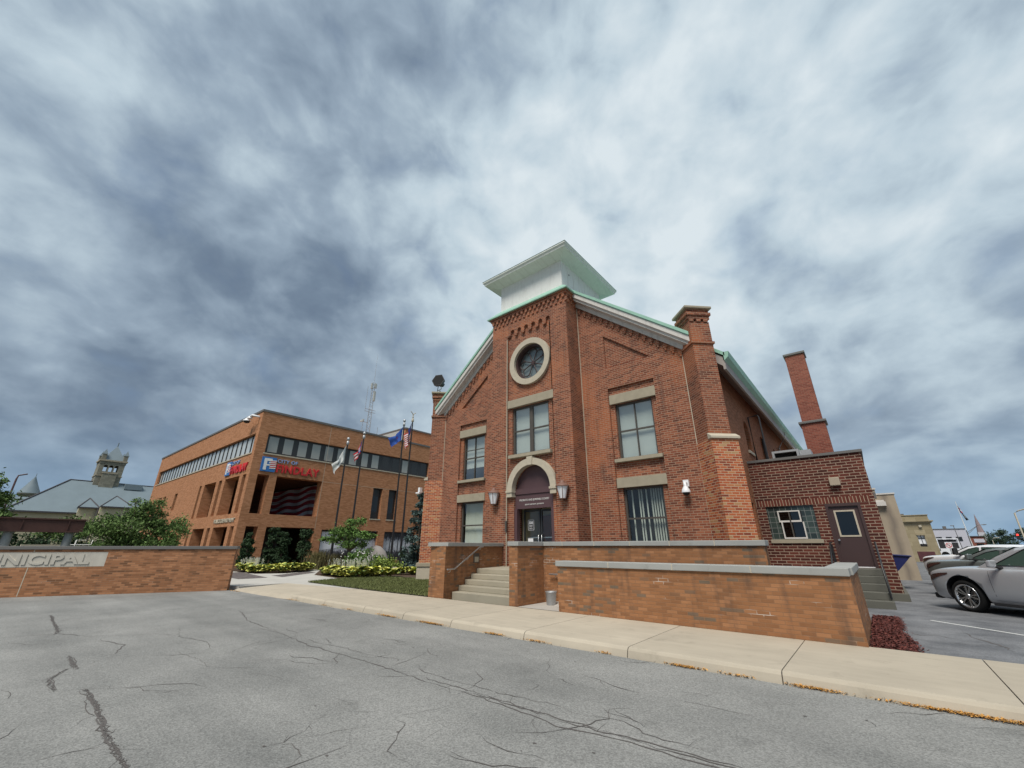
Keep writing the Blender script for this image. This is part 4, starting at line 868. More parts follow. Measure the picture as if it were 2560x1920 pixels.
coping(w3, [(-6.54, 9.865, -.46, 9.785, .33), (-.64, 9.99, -.64, 13.02, .32)], 1.17, 1.3, .045, jl=1.5)
for f in (): pass
rp = MB(); rp.face([(-7.85, 9.72, GW+.004), (-6.51, 9.72, GW+.004), (-6.51, 10.04, GW+.004), (-2, 10.0, .8), (-2, 11, .8), (-7.85, 11, GW+.004)]); structure('ramp', rp, 'ramp_concrete')
b = MB(); b.tube([(-7.6, 10.9, .89), (-3.4, 10.9, .93)], .024, 10); b.tube([(-7.4, 10.9, .87), (-7.4, 10.95, .8), (-7.4, 11, .79)], .01, 6); tag(b.build('ramp_handrail', 'steel'), 'steel handrail on the inner face of the ramp wall', 'handrail')
o = thing('ash_bucket', 'small grey galvanised bucket standing at the mouth of the ramp', 'bucket', (-7.3, 10.55, GW+.004)); b = MB(); c = (-7.35, 10.6, GW+.004)
b.lathe(c, [(.125, 0), (.13, .03), (.155, .31), (.165, .32), (.165, .34), (.15, .34), (.13, .05)], 20); b.build('body', 'galvanised', o); b = MB(); b.tube([(c[0]+.165*math.cos(a), c[1]-.02+.05*math.sin(a*.5), c[2]+.33-.08*math.sin(a)) for a in [math.pi*i/10 for i in range(11)]], .006, 5); b.build('bail', 'galvanised', o)
# ---------------------------------------------------------------- tan brick office building
HX, HY = -38.04, 12.37
FX = Frame((HX, 0, 0), (0, 1, 0), (1, 0, 0)); FY = Frame((0, HY, 0), (1, 0, 0), (0, -1, 0))
ha = thing('brick_office_building', 'three storey tan brick office building with ribbon windows and open corner porches', 'building', (HX, HY, 0))
TH = .85
b = MB(); up = (4.12, 7.22); lo = (.12, 3.14)
hx = [(rect(a, c, *z_), TH) for a, c in ((13.0, 13.9), (14.52, 18.5)) for z_ in (up, lo)]
hx += [(rect(13.15, 30.8, 9.03, 10.68), .35)]+[(rect(a, c, 4.2, 7.18), .4) for a, c in ((23.9, 25.0), (25.78, 26.85), (29.85, 31.0))]+[(rect(19.2, 25.0, .3, 3.05), .35), (rect(25.75, 29.6, .3, 3.03), .35)]
wall(b, FX, rect(HY, 46, 0, 12.5), hx)
cols = ((-39.42, -38.68), (-43.55, -40.12), (-45.1, -44.32), (-49.2, -45.88), (-50.72, -50.06))
hy = [(rect(a, c, *z_), TH) for a, c in cols for z_ in (up, lo)]+[(rect(-70.1, -38.66, 9.0, 10.66), .35)]+[(rect(a, c, 5.3, 7.1), .35) for a, c in ((-65.3, -64.8), (-63.7, -62.9), (-59.2, -58.2))]
wall(b, FY, rect(-71.1, HX, 0, 12.5), hy)
b.face([(-71.1, HY, 0), (-71.1, 46, 0), (-71.1, 46, 12.5), (-71.1, HY, 12.5)]); b.face([(-71.1, HY+.5, 12.3), (HX-.5, HY+.5, 12.3), (HX-.5, 46, 12.3), (-71.1, 46, 12.3)])
b.build('wall', 'hall_brick', ha)
b = MB(); b.box(-71.2, HX+.06, HY-.06, HY+.5, 12.5, 12.68); b.box(HX-.5, HX+.06, HY+.5, 46, 12.5, 12.68); b.build('coping', 'grey_trim', ha)
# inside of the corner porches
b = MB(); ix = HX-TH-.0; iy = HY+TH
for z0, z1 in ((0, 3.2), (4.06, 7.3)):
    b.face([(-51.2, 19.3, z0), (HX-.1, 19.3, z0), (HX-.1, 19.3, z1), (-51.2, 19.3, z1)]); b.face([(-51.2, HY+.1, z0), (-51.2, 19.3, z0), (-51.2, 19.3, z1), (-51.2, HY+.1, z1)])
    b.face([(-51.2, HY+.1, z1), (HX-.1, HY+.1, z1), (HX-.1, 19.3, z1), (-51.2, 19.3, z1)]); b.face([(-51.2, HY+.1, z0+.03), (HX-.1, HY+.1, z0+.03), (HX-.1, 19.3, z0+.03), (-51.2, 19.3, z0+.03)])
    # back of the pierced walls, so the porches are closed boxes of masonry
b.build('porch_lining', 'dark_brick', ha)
b = MB()
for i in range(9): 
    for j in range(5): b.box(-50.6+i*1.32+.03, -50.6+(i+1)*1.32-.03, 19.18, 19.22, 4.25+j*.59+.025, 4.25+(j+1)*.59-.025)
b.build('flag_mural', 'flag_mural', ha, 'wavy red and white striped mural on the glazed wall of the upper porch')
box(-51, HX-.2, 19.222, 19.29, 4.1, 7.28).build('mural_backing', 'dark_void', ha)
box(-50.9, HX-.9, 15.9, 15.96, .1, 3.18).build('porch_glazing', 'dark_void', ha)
for nm, F, u0, u1, z0, z1, pit, pw in (('ribbon_window', FX, 13.15, 30.8, 9.03, 10.68, 1.19, .78), ('ribbon_window', FY, -70.1, -38.66, 9.0, 10.66, 1.16, .98)):
    b = MB(); b.box(u0, u1, -.3, -.26, z0, z1, F); n = int((u1-u0)/pit); rb = b.build(nm, 'band_frame', ha)
    for i in range(n):
        c = u0+(u1-u0)*(i+.5)/n; m_ = MB(); zz = (z0+.16, z1-.16) if F is FX else (z0+.08, z1-.08); m_.face([F.at(u_, z_, .255) for u_, z_ in rect(c-pw/2, c+pw/2, *zz)])
        m_.build('pane', ('painted_sky_glass_bright' if F is FY else 'painted_sky_glass' if i < 9 or i == 11 else 'office_glass_dark'), rb, normals=False)
    if F is FY:
        for i in range(n+1): box(u0+(u1-u0)*i/n-.05, u0+(u1-u0)*i/n+.05, -.26, -.2, z0, z1, F).build('mullion', 'band_frame', rb)
    box(u0-.1, u1+.1, -.1, .06, z0-.1, z0-.001, F).build('sill', 'limestone', ha)
for a, c in ((23.9, 25.0), (25.78, 26.85), (29.85, 31.0)):
    b = MB(); b.box(a, c, -.38, -.34, 4.2, 7.18, FX); w = b.build('slot_window', 'band_frame', ha); m_ = MB(); m_.face([FX.at(u_, z_, .335) for u_, z_ in rect(a+.1, c-.1, 4.9, 6.4)]); m_.build('pane', 'office_glass_dark', w, normals=False); box(a-.06, c+.06, -.1, .05, 4.1, 4.199, FX).build('sill', 'limestone', w)
for a, c in ((-65.3, -64.8), (-63.7, -62.9), (-59.2, -58.2)): box(a, c, -.33, -.3, 5.3, 7.1, FY).build('slot_window', 'band_frame', ha)
for a, c in ((19.2, 25.0), (25.75, 29.6)):
    b = MB(); b.box(a, c, -.34, -.3, .3, 3.04, FX); mm = b.build('photo_mural', 'photo_mural', ha, 'grey photograph panel of a crowd in the ground floor window'); m_ = MB()
    for k_ in range(1, 4): m_.box(a+(c-a)*k_/4-.03, a+(c-a)*k_/4+.03, -.3, -.27, .3, 3.04, FX)
    m_.build('mullion', 'band_frame', mm)
    if a < 20: m_ = MB(); m_.prism([FX((u_, -.299, z_)) for u_, z_ in ((19.25, 1.3), (21.2, 1.55), (21.2, 2.85), (19.25, 2.9))], (.01, 0, 0)); m_.build('blank_panel', 'lamp_glass', mm)
b = MB(); b.box(18.53, 18.56, 0, .004, 3.1, 12.4, FX); b.box(18.5, 31, 0, .004, 7.19, 7.215, FX); b.build('expansion_joint', 'limestone', ha)
# penthouse
b = MB(); b.box(-70, -45, 32.0, 46, 12.3, 16.3); b.build('penthouse', 'hall_brick', ha); box(-70, -45.4, 31.94, 31.999, 12.4, 16.29).build('penthouse_panel', 'grey_panel', ha); b = MB(); b.box(-70, -44.9, 31.9, 46, 16.3, 16.5); b.build('penthouse_coping', 'grey_trim', ha); box(-47.6, -46.3, 31.9, 31.94, 12.4, 14.6).build('penthouse_door', 'grey_panel', ha)
# building signs
def citysign(F, u0, label):
    o = thing('city_sign', label, 'sign', F.at(u0, 7.5), group='city signs on the tan brick building')
    box(u0, u0+1.15, .02, .1, 7.5, 8.7, F).build('emblem', 'blue', o); m_ = MB(); P = lambda q: [F((u0+x_*1.15, .1, 7.5+z_*1.2)) for x_, z_ in q]
    for q in (((.16, .1), (.36, .1), (.36, .9), (.16, .9)), ((.36, .72), (.7, .72), (.7, .9), (.36, .9)), ((.36, .4), (.58, .4), (.58, .5), (.36, .5))): m_.prism(P(q), F.n*.02)
    for k_ in range(5):
        z_ = .2+k_*.13; m_.prism(P(((.58, z_), (1.0, z_+.03), (1.0, z_+.09), (.58, z_+.06))), F.n*.024)
    m_.prism([F((u0+.54*1.15+r*math.sin(a), .1, 7.5+.62*1.2+r*math.cos(a))) for a, r in [(i*math.pi/5, .09 if i % 2 == 0 else .04) for i in range(10)]], F.n*.03)
    m_.build('emblem_letter', 'flag_white', o)
    m_ = MB()
    for k_ in range(4):
        z_ = .265+k_*.13; m_.prism(P(((.6, z_), (1.0, z_+.03), (1.0, z_+.09), (.6, z_+.06))), F.n*.022)
    m_.build('emblem_stripe', 'red', o)
    text('CITY OF', F, u0+1.24, u0+2.95, 8.34, 8.64, .06, 'pale_blue', o, bold=.02, spc=1.12); text('FINDLAY', F, u0+1.26, u0+5.0, 7.52, 8.2, .09, 'red', o, bold=.028, spc=1.12)
citysign(FX, 13.06, 'red and blue city sign on the flagpole side of the tan brick building'); citysign(FY, -43.75, 'red and blue city sign on the street side of the tan brick building')
o = thing('police_lettering', 'tan raised letters spelling police department above the ground floor porch', 'sign', FY.at(-43.6, 3.48)); text('POLICE DEPARTMENT', FY, -43.6, -38.8, 3.46, 3.78, .06, 'letter_tan', o, bold=.03)
o = thing('security_camera', 'pair of white cameras high on the corner of the tan brick building', 'camera', FY.at(-39.5, 12)); 
b = MB(); b.tube([FY((-38.6, .05, 12.1)), FY((-38.6, .6, 12.1)), FY((-39.8, .6, 12.05))], .09, 8); b.build('arm', 'white_plastic', o); b = MB(); b.lathe(FY((-39.7, .6, 11.9)), [(.1, .15), (.3, -.05), (.3, -.12)], 12); b.lathe(FY((-39.1, .6, 12.0)), [(.1, .1), (.22, -.05), (.22, -.1)], 12); b.build('housing', 'white_plastic', o); b = MB(); b.lathe(FY((-39.7, .6, 11.9)), [(.26, -.121), (.2, -.25), (.05, -.3)], 12); b.build('dome', 'black_plastic', o)
o = thing('radio_mast', 'slim grey lattice radio mast with panel antennas on the tan brick building', 'antenna', (-45, 26.5, 12.3)); b = MB(); mx, my = -45, 26.5
L3 = [(mx+.0, my-.28), (mx+.0, my+.28), (mx-.45, my)]
for i, (x_, y_) in enumerate(L3): b.tube([(x_, y_, 12.3), (mx+(x_-mx)*.6, my+(y_-my)*.6, 21.3)], .04, 5)
for i in range(18):
    z0, z1 = 12.6+i*.48, 13.08+i*.48
    for a, c in ((0, 1), (1, 2), (2, 0)):
        f0, f1 = 1-.4*(z0-12.3)/9, 1-.4*(z1-12.3)/9; p, q = L3[a], L3[c]
        if i % 2: p, q = q, p
        b.tube([(mx+(p[0]-mx)*f0, my+(p[1]-my)*f0, z0), (mx+(q[0]-mx)*f1, my+(q[1]-my)*f1, z1)], .018, 4)
b.build('lattice', 'galvanised', o)
b = MB(); b.tube([(mx, my, 21.2), (mx, my, 25.3)], .025, 5, .01); b.tube([(mx, my-.75, 17.2), (mx, my-.75, 20.6)], .025, 5); b.tube([(mx, my-.85, 12.3), (mx, my-.8, 16.0)], .025, 5); b.tube([(mx, my+1.3, 12.3), (mx, my+1.3, 15.6)], .03, 5)
for z_ in (17.3, 17.6, 13.3): b.tube([(mx, my-.75 if z_ > 14 else my-.3, z_), (mx, my+.7 if z_ > 14 else my+1.3, z_)], .03, 5)
b.tube([(mx, my-.1, 15.9), (mx, my-1.0, 15.9)], .03, 5); b.tube([(mx, my+.9, 12.3), (mx, my+.2, 13.3)], .025, 5); b.build('whip_antenna', 'galvanised', o)
b = MB(); b.box(mx-.1, mx+.1, my-.35, my-.1, 20.4, 21.1); b.build('panel_antenna', 'grey_panel', o); b = MB(); b.box(mx-.1, mx+.1, my+.12, my+.42, 20.6, 21.2); b.build('panel_antenna', 'grey_panel', o); b = MB(); b.box(mx, mx+.2, my+.08, my+.34, 18.8, 20.1); b.build('panel_antenna', 'grey_panel', o); b = MB(); b.lathe((mx, my-.8, 16.05), [(.1, -.15), (.12, .15)], 8); b.lathe((mx, my-1.05, 15.95), [(.12, -.12), (.05, .1)], 8); b.build('panel_antenna', 'grey_panel', o)

# ---------------------------------------------------------------- flagpoles and flags
def pole(x, y, h, label, top):
    o = thing('flagpole', label, 'flagpole', (x, y, GW), group='four flagpoles in the planting bed'); b = MB(); b.tube([(x, y, GW-.05), (x, y, h*.3), (x, y, h-.55)], .11, 10, .055); b.lathe((x, y, GW), [(.2, 0), (.2, .05), (.13, .12)], 12); b.build('pole', 'black_metal', o)
    b = MB(); b.lathe((x, y, h-.55), [(.085, 0), (.11, .02), (.11, .3), (.06, .34)], 12); 
    if top == 'ball': b.lathe((x, y, h), [(.02, -.2), (.1, -.14), (.13, -.03), (.1, .07), (.03, .12)], 12)
    else:
        b.lathe((x, y, h), [(.03, -.2), (.08, -.12), (.05, 0)], 10); b.tube([(x, y, h), (x, y, h+.25)], .05, 6); b.tube([(x, y-.3, h+.45), (x, y-.1, h+.3), (x, y, h+.12), (x, y+.1, h+.3), (x, y+.3, h+.42)], .035, 6)
    b.build('finial', 'galvanised' if top == 'ball' else 'letter_tan', o); b = MB(); b.tube([(x+.1, y, h-.7), (x+.12, y, 1.3)], .008, 4); b.build('halyard', 'black_metal', o)
def flag(x, y, ztop, hoist, drop, lean, pat, label, cat='flag', mats=('flag_white',), nf=22, ny=26, name='flag', fold=.16):
    b = MB(); G = []
    for i in range(nf+1):
        f = i/nf; row = []
        for j in range(ny+1):
            g_ = j/ny; zz = ztop-g_*hoist*(1-.25*f)-drop*f-(.25*math.sin(f*3.1)*(1-g_))
            yy = y-.1-lean*f*(1-.25*g_*f)-.06*math.sin(f*9+g_*2); xx = x+.02+fold*math.sin(f*11+g_*1.7)*min(1, f*3)+.05*math.sin(g_*7)*f
            row.append(b.b.verts.new((xx, yy, zz)))
        G.append(row)
    for i in range(nf):
        for j in range(ny):
            fc = b.b.faces.new((G[i][j], G[i+1][j], G[i+1][j+1], G[i][j+1])); fc.smooth = True; fc.material_index = pat((i+.5)/nf, (j+.5)/ny)
    return tag(b.build(name, list(mats), normals=False), label, cat, 'flags on the four flagpoles')
pole(-33, 17.72, 10.3, 'shortest black flagpole with a white flag', 'ball'); pole(-33, 19.15, 11.1, 'second black flagpole from the left with a swallowtail flag', 'ball'); pole(-32, 22.55, 12.85, 'tall black flagpole with a plain blue flag', 'ball'); pole(-31.4, 23.05, 13.25, 'tallest black flagpole topped by an eagle, with a striped flag', 'eagle')
US = lambda f, g_: 2 if (f < .42 and g_ < .54) else (1 if int(g_*13) % 2 == 0 else 0)
def OH(f, g_):
    w = 1-.35*f
    if abs(g_-.5) < .5-f*.9: return 2 if math.hypot((f-.2)*1.4, g_-.5) > .16 else (1 if math.hypot((f-.2)*1.4, g_-.5) < .09 else 0)
    return 1 if int(g_*5) % 2 == 0 else 0
flag(-33, 17.72, 9.7, 1.15, 1.75, .95, lambda f, g_: 1 if math.hypot(f-.55, g_-.5) < .12 else 0, 'limp white flag on the leftmost pole', mats=('flag_white', 'grey_trim'))
flag(-33, 19.15, 10.45, 1.1, 1.35, .6, OH, 'red white and blue swallowtail state flag on the second pole', mats=('flag_white', 'flag_red', 'flag_blue'))
flag(-32, 22.55, 12.2, 1.25, 1.3, 1.35, lambda f, g_: 1 if math.hypot(f-.4, g_-.5) < .1 else 0, 'blue flag blown sideways from the third pole', mats=('flag_blue', 'flag_red'), fold=.2)
flag(-31.4, 23.05, 12.6, 1.9, 1.25, .62, US, 'national flag of stars and stripes on the tallest pole', mats=('flag_white', 'flag_red', 'navy'))

# ---------------------------------------------------------------- planting in front of it
def hosta_mesh(seed, n=52, L=.66):
    rnd = random.Random(seed); b = MB()
    for i in range(n):
        a = rnd.uniform(0, 6.28); e = rnd.uniform(.25, 1.25); l = L*rnd.uniform(.65, 1.1); w = l*rnd.uniform(.27, .38); base = V((rnd.gauss(0, .1), rnd.gauss(0, .1), 0)); dr = V((math.cos(a), math.sin(a), 0)); sd_ = V((-dr.y, dr.x, 0))
        P = []
        for k_ in range(5):
            s = k_/4; r = l*(.25+.75*s)*math.cos(e*(1-.55*s)); h = l*.95*math.sin(e)*(.35+s*1.1-s*s*.75)
            c = base+dr*r+V((0, 0, max(.03, h))); ww = w*math.sin(math.pi*min(.97, .12+.86*s))
            P.append((c-sd_*ww+V((0, 0, ww*.35)), c, c+sd_*ww+V((0, 0, ww*.35))))
        for A, B in zip(P, P[1:]):
            b.mi = 0 if rnd.random() < .75 else 1
            b.face([A[0], A[1], B[1], B[0]]); b.face([A[1], A[2], B[2], B[1]])
    return b
H0 = []
hp = [(-32.6, 11.75, 1), (-31.6, 11.45, 0), (-30.7, 11.6, 1), (-30.0, 11.35, 0), (-29.3, 11.75, 0), (-28.8, 12.4, 0), (-29.3, 12.9, 0), (-29.0, 13.4, 0), (-29.6, 13.8, 0), (-29.9, 14.5, 0), (-30.6, 12.5, 0),
      (-24.7, 13.2, 2), (-25.1, 13.7, 2), (-23.6, 13.1, 2), (-22.9, 12.9, 2), (-22.3, 12.85, 2), (-21.7, 12.9, 2), (-21.2, 13.4, 2), (-20.8, 13.9, 2), (-20.5, 14.4, 2), (-22.6, 13.7, 3), (-21.9, 14.1, 3), (-23.4, 13.9, 3), (-21.6, 16.1, 4), (-21.0, 16.4, 4), (-20.6, 16.5, 4), (-21.3, 17.0, 4)]
hl = {0: 'yellow green hosta clump in the bed nearer the brick sign wall', 1: 'yellow green hosta at the sign wall end, beside tall white flower stalks', 2: 'yellow green hosta clump along the lawn edge below the flagpoles', 3: 'yellow green hosta in the lawn bed with white flower stalks', 4: 'yellow green hosta clump close to the blue spruce'}
protos = []
for i, (x_, y_, t_) in enumerate(hp):
    if i < 3: o = hosta_mesh(i+1).build('hosta', ['hosta_leaf', 'hosta_green'], normals=False); protos.append(o)
    else: o = protos[i % 3].copy(); col.objects.link(o)
    s = random.uniform(.85, 1.15)*(.8 if t_ == 4 else 1); o.location = (x_, y_, GW); o.rotation_euler.z = i*1.9; o.scale = (s, s, s); tag(o, hl[t_], 'hosta', 'hosta clumps in the beds')
def stalks(name, pts, label):
    b = MB(); rnd = random.Random(len(pts))
    for x_, y_ in pts:
        for i in range(16):
            p = V((x_+rnd.gauss(0, .25), y_+rnd.gauss(0, .25), GW+.3)); e = p+V((rnd.gauss(0, .06), rnd.gauss(0, .06), rnd.uniform(.35, .6))); b.tube([p, e], .006, 4)
            for k_ in range(7): q = p.lerp(e, .55+.065*k_)+V((rnd.gauss(0, .03), rnd.gauss(0, .03), 0)); b.face([q+V((-.03, 0, 0)), q+V((0, .02, -.03)), q+V((.03, 0, .01)), q+V((0, -.02, .02))])
    return tag(b.build(name, 'flower_white', normals=False), label, 'flower')
stalks('flower_stalk', [(-32.6, 11.75), (-31.9, 11.6), (-30.9, 11.7)], 'white flower stalks rising from the hostas beside the brick sign wall'); stalks('flower_stalk', [(-23.4, 13.9), (-22.8, 13.6), (-22.4, 13.9), (-24.3, 13.6)], 'white flower stalks rising from the hostas in front of the flagpoles')
def bush(name, label, c, r, n, size, leaf, cat='shrub', seed=1, group=None, shell=.5):
    b = MB(); leaves(b, c, r, n, size, 22, .4, seed, shell); return tag(b.build(name, leaf, normals=False), label, cat, group)
bush('flowering_shrub', 'green shrub with small white blooms in front of the boulder', (-25.6, 16.1, .8), (1.5, 1.0, .55), 2600, .085, 'leaf_bright', seed=2); bush('flowering_shrub', 'low lime green shrub between the flowering bush and the tall flagpoles', (-23.2, 15.9, .5), (1.3, .9, .42), 2000, .08, 'leaf_lime', seed=3)
b = MB(); rnd = random.Random(4)
for i in range(70): q = V((-25.6+rnd.gauss(0, .8), 15.5+rnd.gauss(0, .4), .85+rnd.uniform(-.2, .55))); b.lathe(q, [(.02, -.03), (.05, 0), (.02, .03)], 5)
tag(b.build('shrub_bloom', 'flower_white'), 'small white blooms over the green shrub near the boulder', 'flower')
bush('clipped_shrub', 'small dark rounded shrub at the foot of the tall flagpoles', (-29.5, 22.3, .7), (.9, .8, .65), 1800, .07, 'leaf_dark', seed=5, group='rounded shrubs under the murals'); bush('clipped_shrub', 'rounded shrub left of the tall flagpoles beneath the mural', (-31.0, 20.8, .6), (1.1, .8, .6), 1800, .07, 'leaf_dark', seed=6, group='rounded shrubs under the murals'); bush('clipped_shrub', 'rounded shrub beside the blue spruce beneath the mural', (-26.5, 22.6, .7), (.8, .8, .65), 1600, .07, 'leaf_dark', seed=7, group='rounded shrubs under the murals')
b = MB(); b.lathe((-28.0, 18.4, .1), [(.75, 0), (.95, .35), (.9, .8), (.65, 1.25), (.3, 1.5), (.05, 1.56)], 14); o = tag(b.build('boulder', 'boulder'), 'large rounded grey boulder behind the flowering shrub', 'rock')
for v_ in o.data.vertices: v_.co += V((math.sin(v_.co.z*5+v_.co.x*3), math.cos(v_.co.y*4), math.sin(v_.co.x*6)))*.05
def reeds(label, c, n, h, seed, rad=.5):
    b = MB(); rnd = random.Random(seed)
    for i in range(n):
        p = V(c)+V((rnd.gauss(0, rad*.4), rnd.gauss(0, rad*.4), 0)); a = rnd.uniform(0, 6.28); l = rnd.uniform(.1, .55); hh = h*rnd.uniform(.6, 1.1); m_ = p+V((math.cos(a)*l*.3, math.sin(a)*l*.3, hh*.65)); e = p+V((math.cos(a)*l, math.sin(a)*l, hh)); w = V((-math.sin(a), math.cos(a), 0))*.012
        b.face([p-w, p+w, m_+w, m_-w]); b.face([m_-w, m_+w, e])
    tag(b.build('ornamental_grass', 'reed', normals=False), label, 'grass', 'tufts of ornamental grass')
reeds('tall tan ornamental grass tuft nearest the corner porch', (-31.2, 15.8, GW), 700, 1.25, 1, .8); reeds('ornamental grass tuft beside the shortest flagpole', (-30.6, 16.9, GW), 600, 1.05, 2, .7)
def column(x_, y_, h, r, label, seed):
    o = thing('columnar_evergreen', label, 'shrub', (x_, y_, GW), group='columnar evergreens before the porches'); b = MB()
    for k_ in range(5): leaves(b, (x_, y_, .35+h*(k_+.5)/5.6), (r*(1-.1*k_), r*(1-.1*k_), h*.15), 700, .085, 12, .5, seed*7+k_, .5)
    b.build('foliage', 'leaf_dark', o, normals=False); b = MB(); b.tube([(x_, y_, GW), (x_, y_, h*.8)], .05, 6); b.build('stem', 'bark', o)
column(-34.3, 12.15, 2.3, .55, 'dark narrow evergreen before the slim porch opening at the building corner', 1); column(-33.9, 13.55, 2.75, .62, 'dark columnar evergreen left of the wide ground floor porch', 2); column(-33.4, 14.15, 2.4, .55, 'shorter dark evergreen tucked against the left porch evergreen', 3); column(-32.9, 15.5, 2.75, .62, 'dark columnar evergreen right of the wide ground floor porch', 4)
limb_tree('ornamental_tree', 'airy green layered tree between the flagpoles before the murals', 'tree', (-29.0, 17.1, GW), [((-29.6, 16.7, 2.7), (1.5, 1.1, .26)), ((-29.3, 17.2, 3.3), (1.0, .9, .22)), ((-28.3, 17.2, 2.35), (1.3, 1.0, .2)), ((-30.6, 16.7, 2.15), (1.2, 1.0, .2)), ((-29.1, 17.0, 1.75), (1.1, 1.0, .2))], 4200, .095, 'leaf_bright', .08, up=1.5, seed=4, shell=.3)
o = thing('blue_spruce', 'blue green spruce growing against the left side of the church', 'tree', (-23.1, 18.3, GW)); b = MB(); b.tube([(-23.1, 18.3, GW), (-23.1, 18.3, 5.3)], .09, 7, .02); b.build('trunk', 'bark', o); b = MB()
for k_ in range(9): 
    h = .45+k_*.55; r = 1.25*(1-k_/10.5); leaves(b, (-23.1, 18.3, h), (r, r, .2), int(420*r+160), .12, 14, .6, 40+k_, .45, .25)
b.build('foliage', 'leaf_spruce', o, normals=False)
o = thing('plant_label', 'small pale plaque on a stake among the hostas near the spruce', 'sign', (-21.6, 15.6, GW)); b = MB(); b.tube([(-21.6, 15.6, GW), (-21.6, 15.6, .4)], .02, 5); b.build('stake', 'black_metal', o); box(-21.8, -21.4, 15.55, 15.58, .35, .55).build('plate', 'limestone', o)
o = thing('garden_bench', 'low dark bench between the two left flagpoles', 'bench', (-31.6, 17.9, GW)); b = MB(); b.box(-31.9, -31.4, 17.2, 18.8, .42, .48); b.build('seat', 'black_metal', o); b = MB(); b.box(-31.95, -31.9, 17.2, 18.8, .5, .85); b.build('backrest', 'black_metal', o)
for y_ in (17.3, 18.65): b = MB(); b.box(-31.9, -31.4, y_, y_+.06, GW, .42); b.build('leg', 'black_metal', o)

# ---------------------------------------------------------------- brick sign wall
n_ = V((-mwd.y, mwd.x, 0)) if V((-mwd.y, mwd.x, 0)).dot(-mw0) > 0 else V((mwd.y, -mwd.x, 0))
FM = Frame(mw0, mwd, n_)
sw = thing('brick_sign_wall', 'brown brick wall with a dark coping and engraved stone nameplate at the road edge', 'wall', (mw0.x, mw0.y, 0))
b = MB(); wall(b, FM, rect(0, 13, -.02, 1.54), [(rect(4.15, 8.5, .95, 1.455), .02)]); b.face([FM.at(0, z_, d_) for z_, d_ in ((0, 0), (0, .42), (1.54, .42), (1.54, 0))]); b.face([FM.at(u_, z_, .42) for u_, z_ in rect(0, 13, 0, 1.54)]); b.build('brickwork', 'sign_brick', sw)
box(-.05, 13, -.46, .05, 1.541, 1.66, FM).build('coping', 'grey_trim', sw, bevel=.01); np_ = box(4.155, 8.495, -.05, -.008, .955, 1.45, FM).build('nameplate', 'sign_stone', sw)
FMR = Frame(FM.at(13, 0), -mwd, n_)
text('MUNICIPAL', FMR, 13-8.0-.0, 13-4.62, 1.03, 1.395, .03, 'sign_stone', sw, 'raised_letters', .03, -.01)
b = MB(); b.box(6.26, 6.285, 0, .004, .02, .948, FM); b.box(6.26, 6.285, 0, .004, 1.46, 1.54, FM); b.build('joint', 'limestone', sw)
# behind it: beam on columns, slabs, rail, trees
o = thing('rusty_beam_monument', 'long rusty steel beam lying on two grey columns behind the sign wall', 'monument', (-30, 1.5, 0)); b = MB(); b.box(-30.35, -29.75, -1.2, 3.05, 2.27, 2.33); b.box(-30.35, -29.75, -1.2, 3.05, 2.82, 2.88); b.box(-30.3, -29.8, -1.2, 3.02, 2.33, 2.82)
for y_ in (-.2, .95, 2.45): b.box(-30.34, -29.76, y_, y_+.03, 2.33, 2.82)
b.build('beam', 'rust_steel', o)
for y_ in (.68, 2.63): b = MB(); b.lathe((-30.05, y_, 0), [(.17, 0), (.16, 2.27)], 16); b.build('column', 'column_grey', o)
o = thing('stone_slab_seat', 'stack of three flat grey stone slabs under the rusty beam', 'seat', (-34, 2, 0)); b = MB()
for k_, (y0, y1, z_) in enumerate(((.9, 2.6, 1.45), (1.1, 2.4, 1.55), (1.35, 2.9, 1.66))): b.box(-34.4+k_*.1, -33.6, y0, y1, z_ if k_ else 0, z_+.08)
b.build('slab', 'limestone', o)
b = MB(); b.tube([(-32, 3.1, 0), (-32, 3.15, 1.95), (-32, 3.75, 1.95), (-32, 3.75, 0)], .03, 6); b.tube([(-32, 2.9, 1.72), (-32, 3.75, 1.72)], .03, 6); tag(b.build('white_pipe_rail', 'white_paint'), 'white pipe rail between the rusty beam and the leafy tree', 'rail')
limb_tree('leafy_tree', 'bushy green tree standing behind the sign wall before the tan building', 'tree', (-29.4, 5.0, 0), [((-29.5, 5.1, 2.5), (1.3, 1.55, 1.15)), ((-29.6, 4.9, 3.4), (.8, .85, .8)), ((-29.3, 6.3, 2.6), (.9, .85, 1.0)), ((-29.7, 3.9, 2.0), (1.0, .95, .6)), ((-29.3, 5.7, 1.6), (1.3, 1.3, .6))], 15000, .07, 'leaf_mid', .09, seed=5)
limb_tree('leafy_tree', 'small green tree cut off by the left edge of the picture', 'tree', (-30.6, -.7, 0), [((-30.4, -.7, 3.6), (1.0, 1.0, .9)), ((-30.3, -.35, 2.9), (.8, .85, .45)), ((-30.4, -.9, 4.3), (.8, .8, .5))], 4200, .085, 'leaf_mid', .08, seed=6)
bush('hedge', 'dark green hedge behind the columns of the rusty beam', (-37, 1.8, 1.3), (1.2, 3.8, 1.1), 5200, .11, 'leaf_dark', 'hedge', 9, shell=.35); bush('garden_shrub', 'round green shrub top showing above the rusty beam', (-40, 3.4, 2.5), (1.2, 1.3, 1.1), 2400, .1, 'leaf_mid', seed=10)
b = MB(); b.tube([(-45, .37, 0), (-45, .36, 4.1), (-45, .33, 6.0), (-45, .36, 6.25), (-45, .75, 6.4)], .06, 7, .045); tag(b.build('street_lamp', 'plum_paint'), 'thin curved lamp post rising at the left edge before the courthouse roof', 'street lamp')

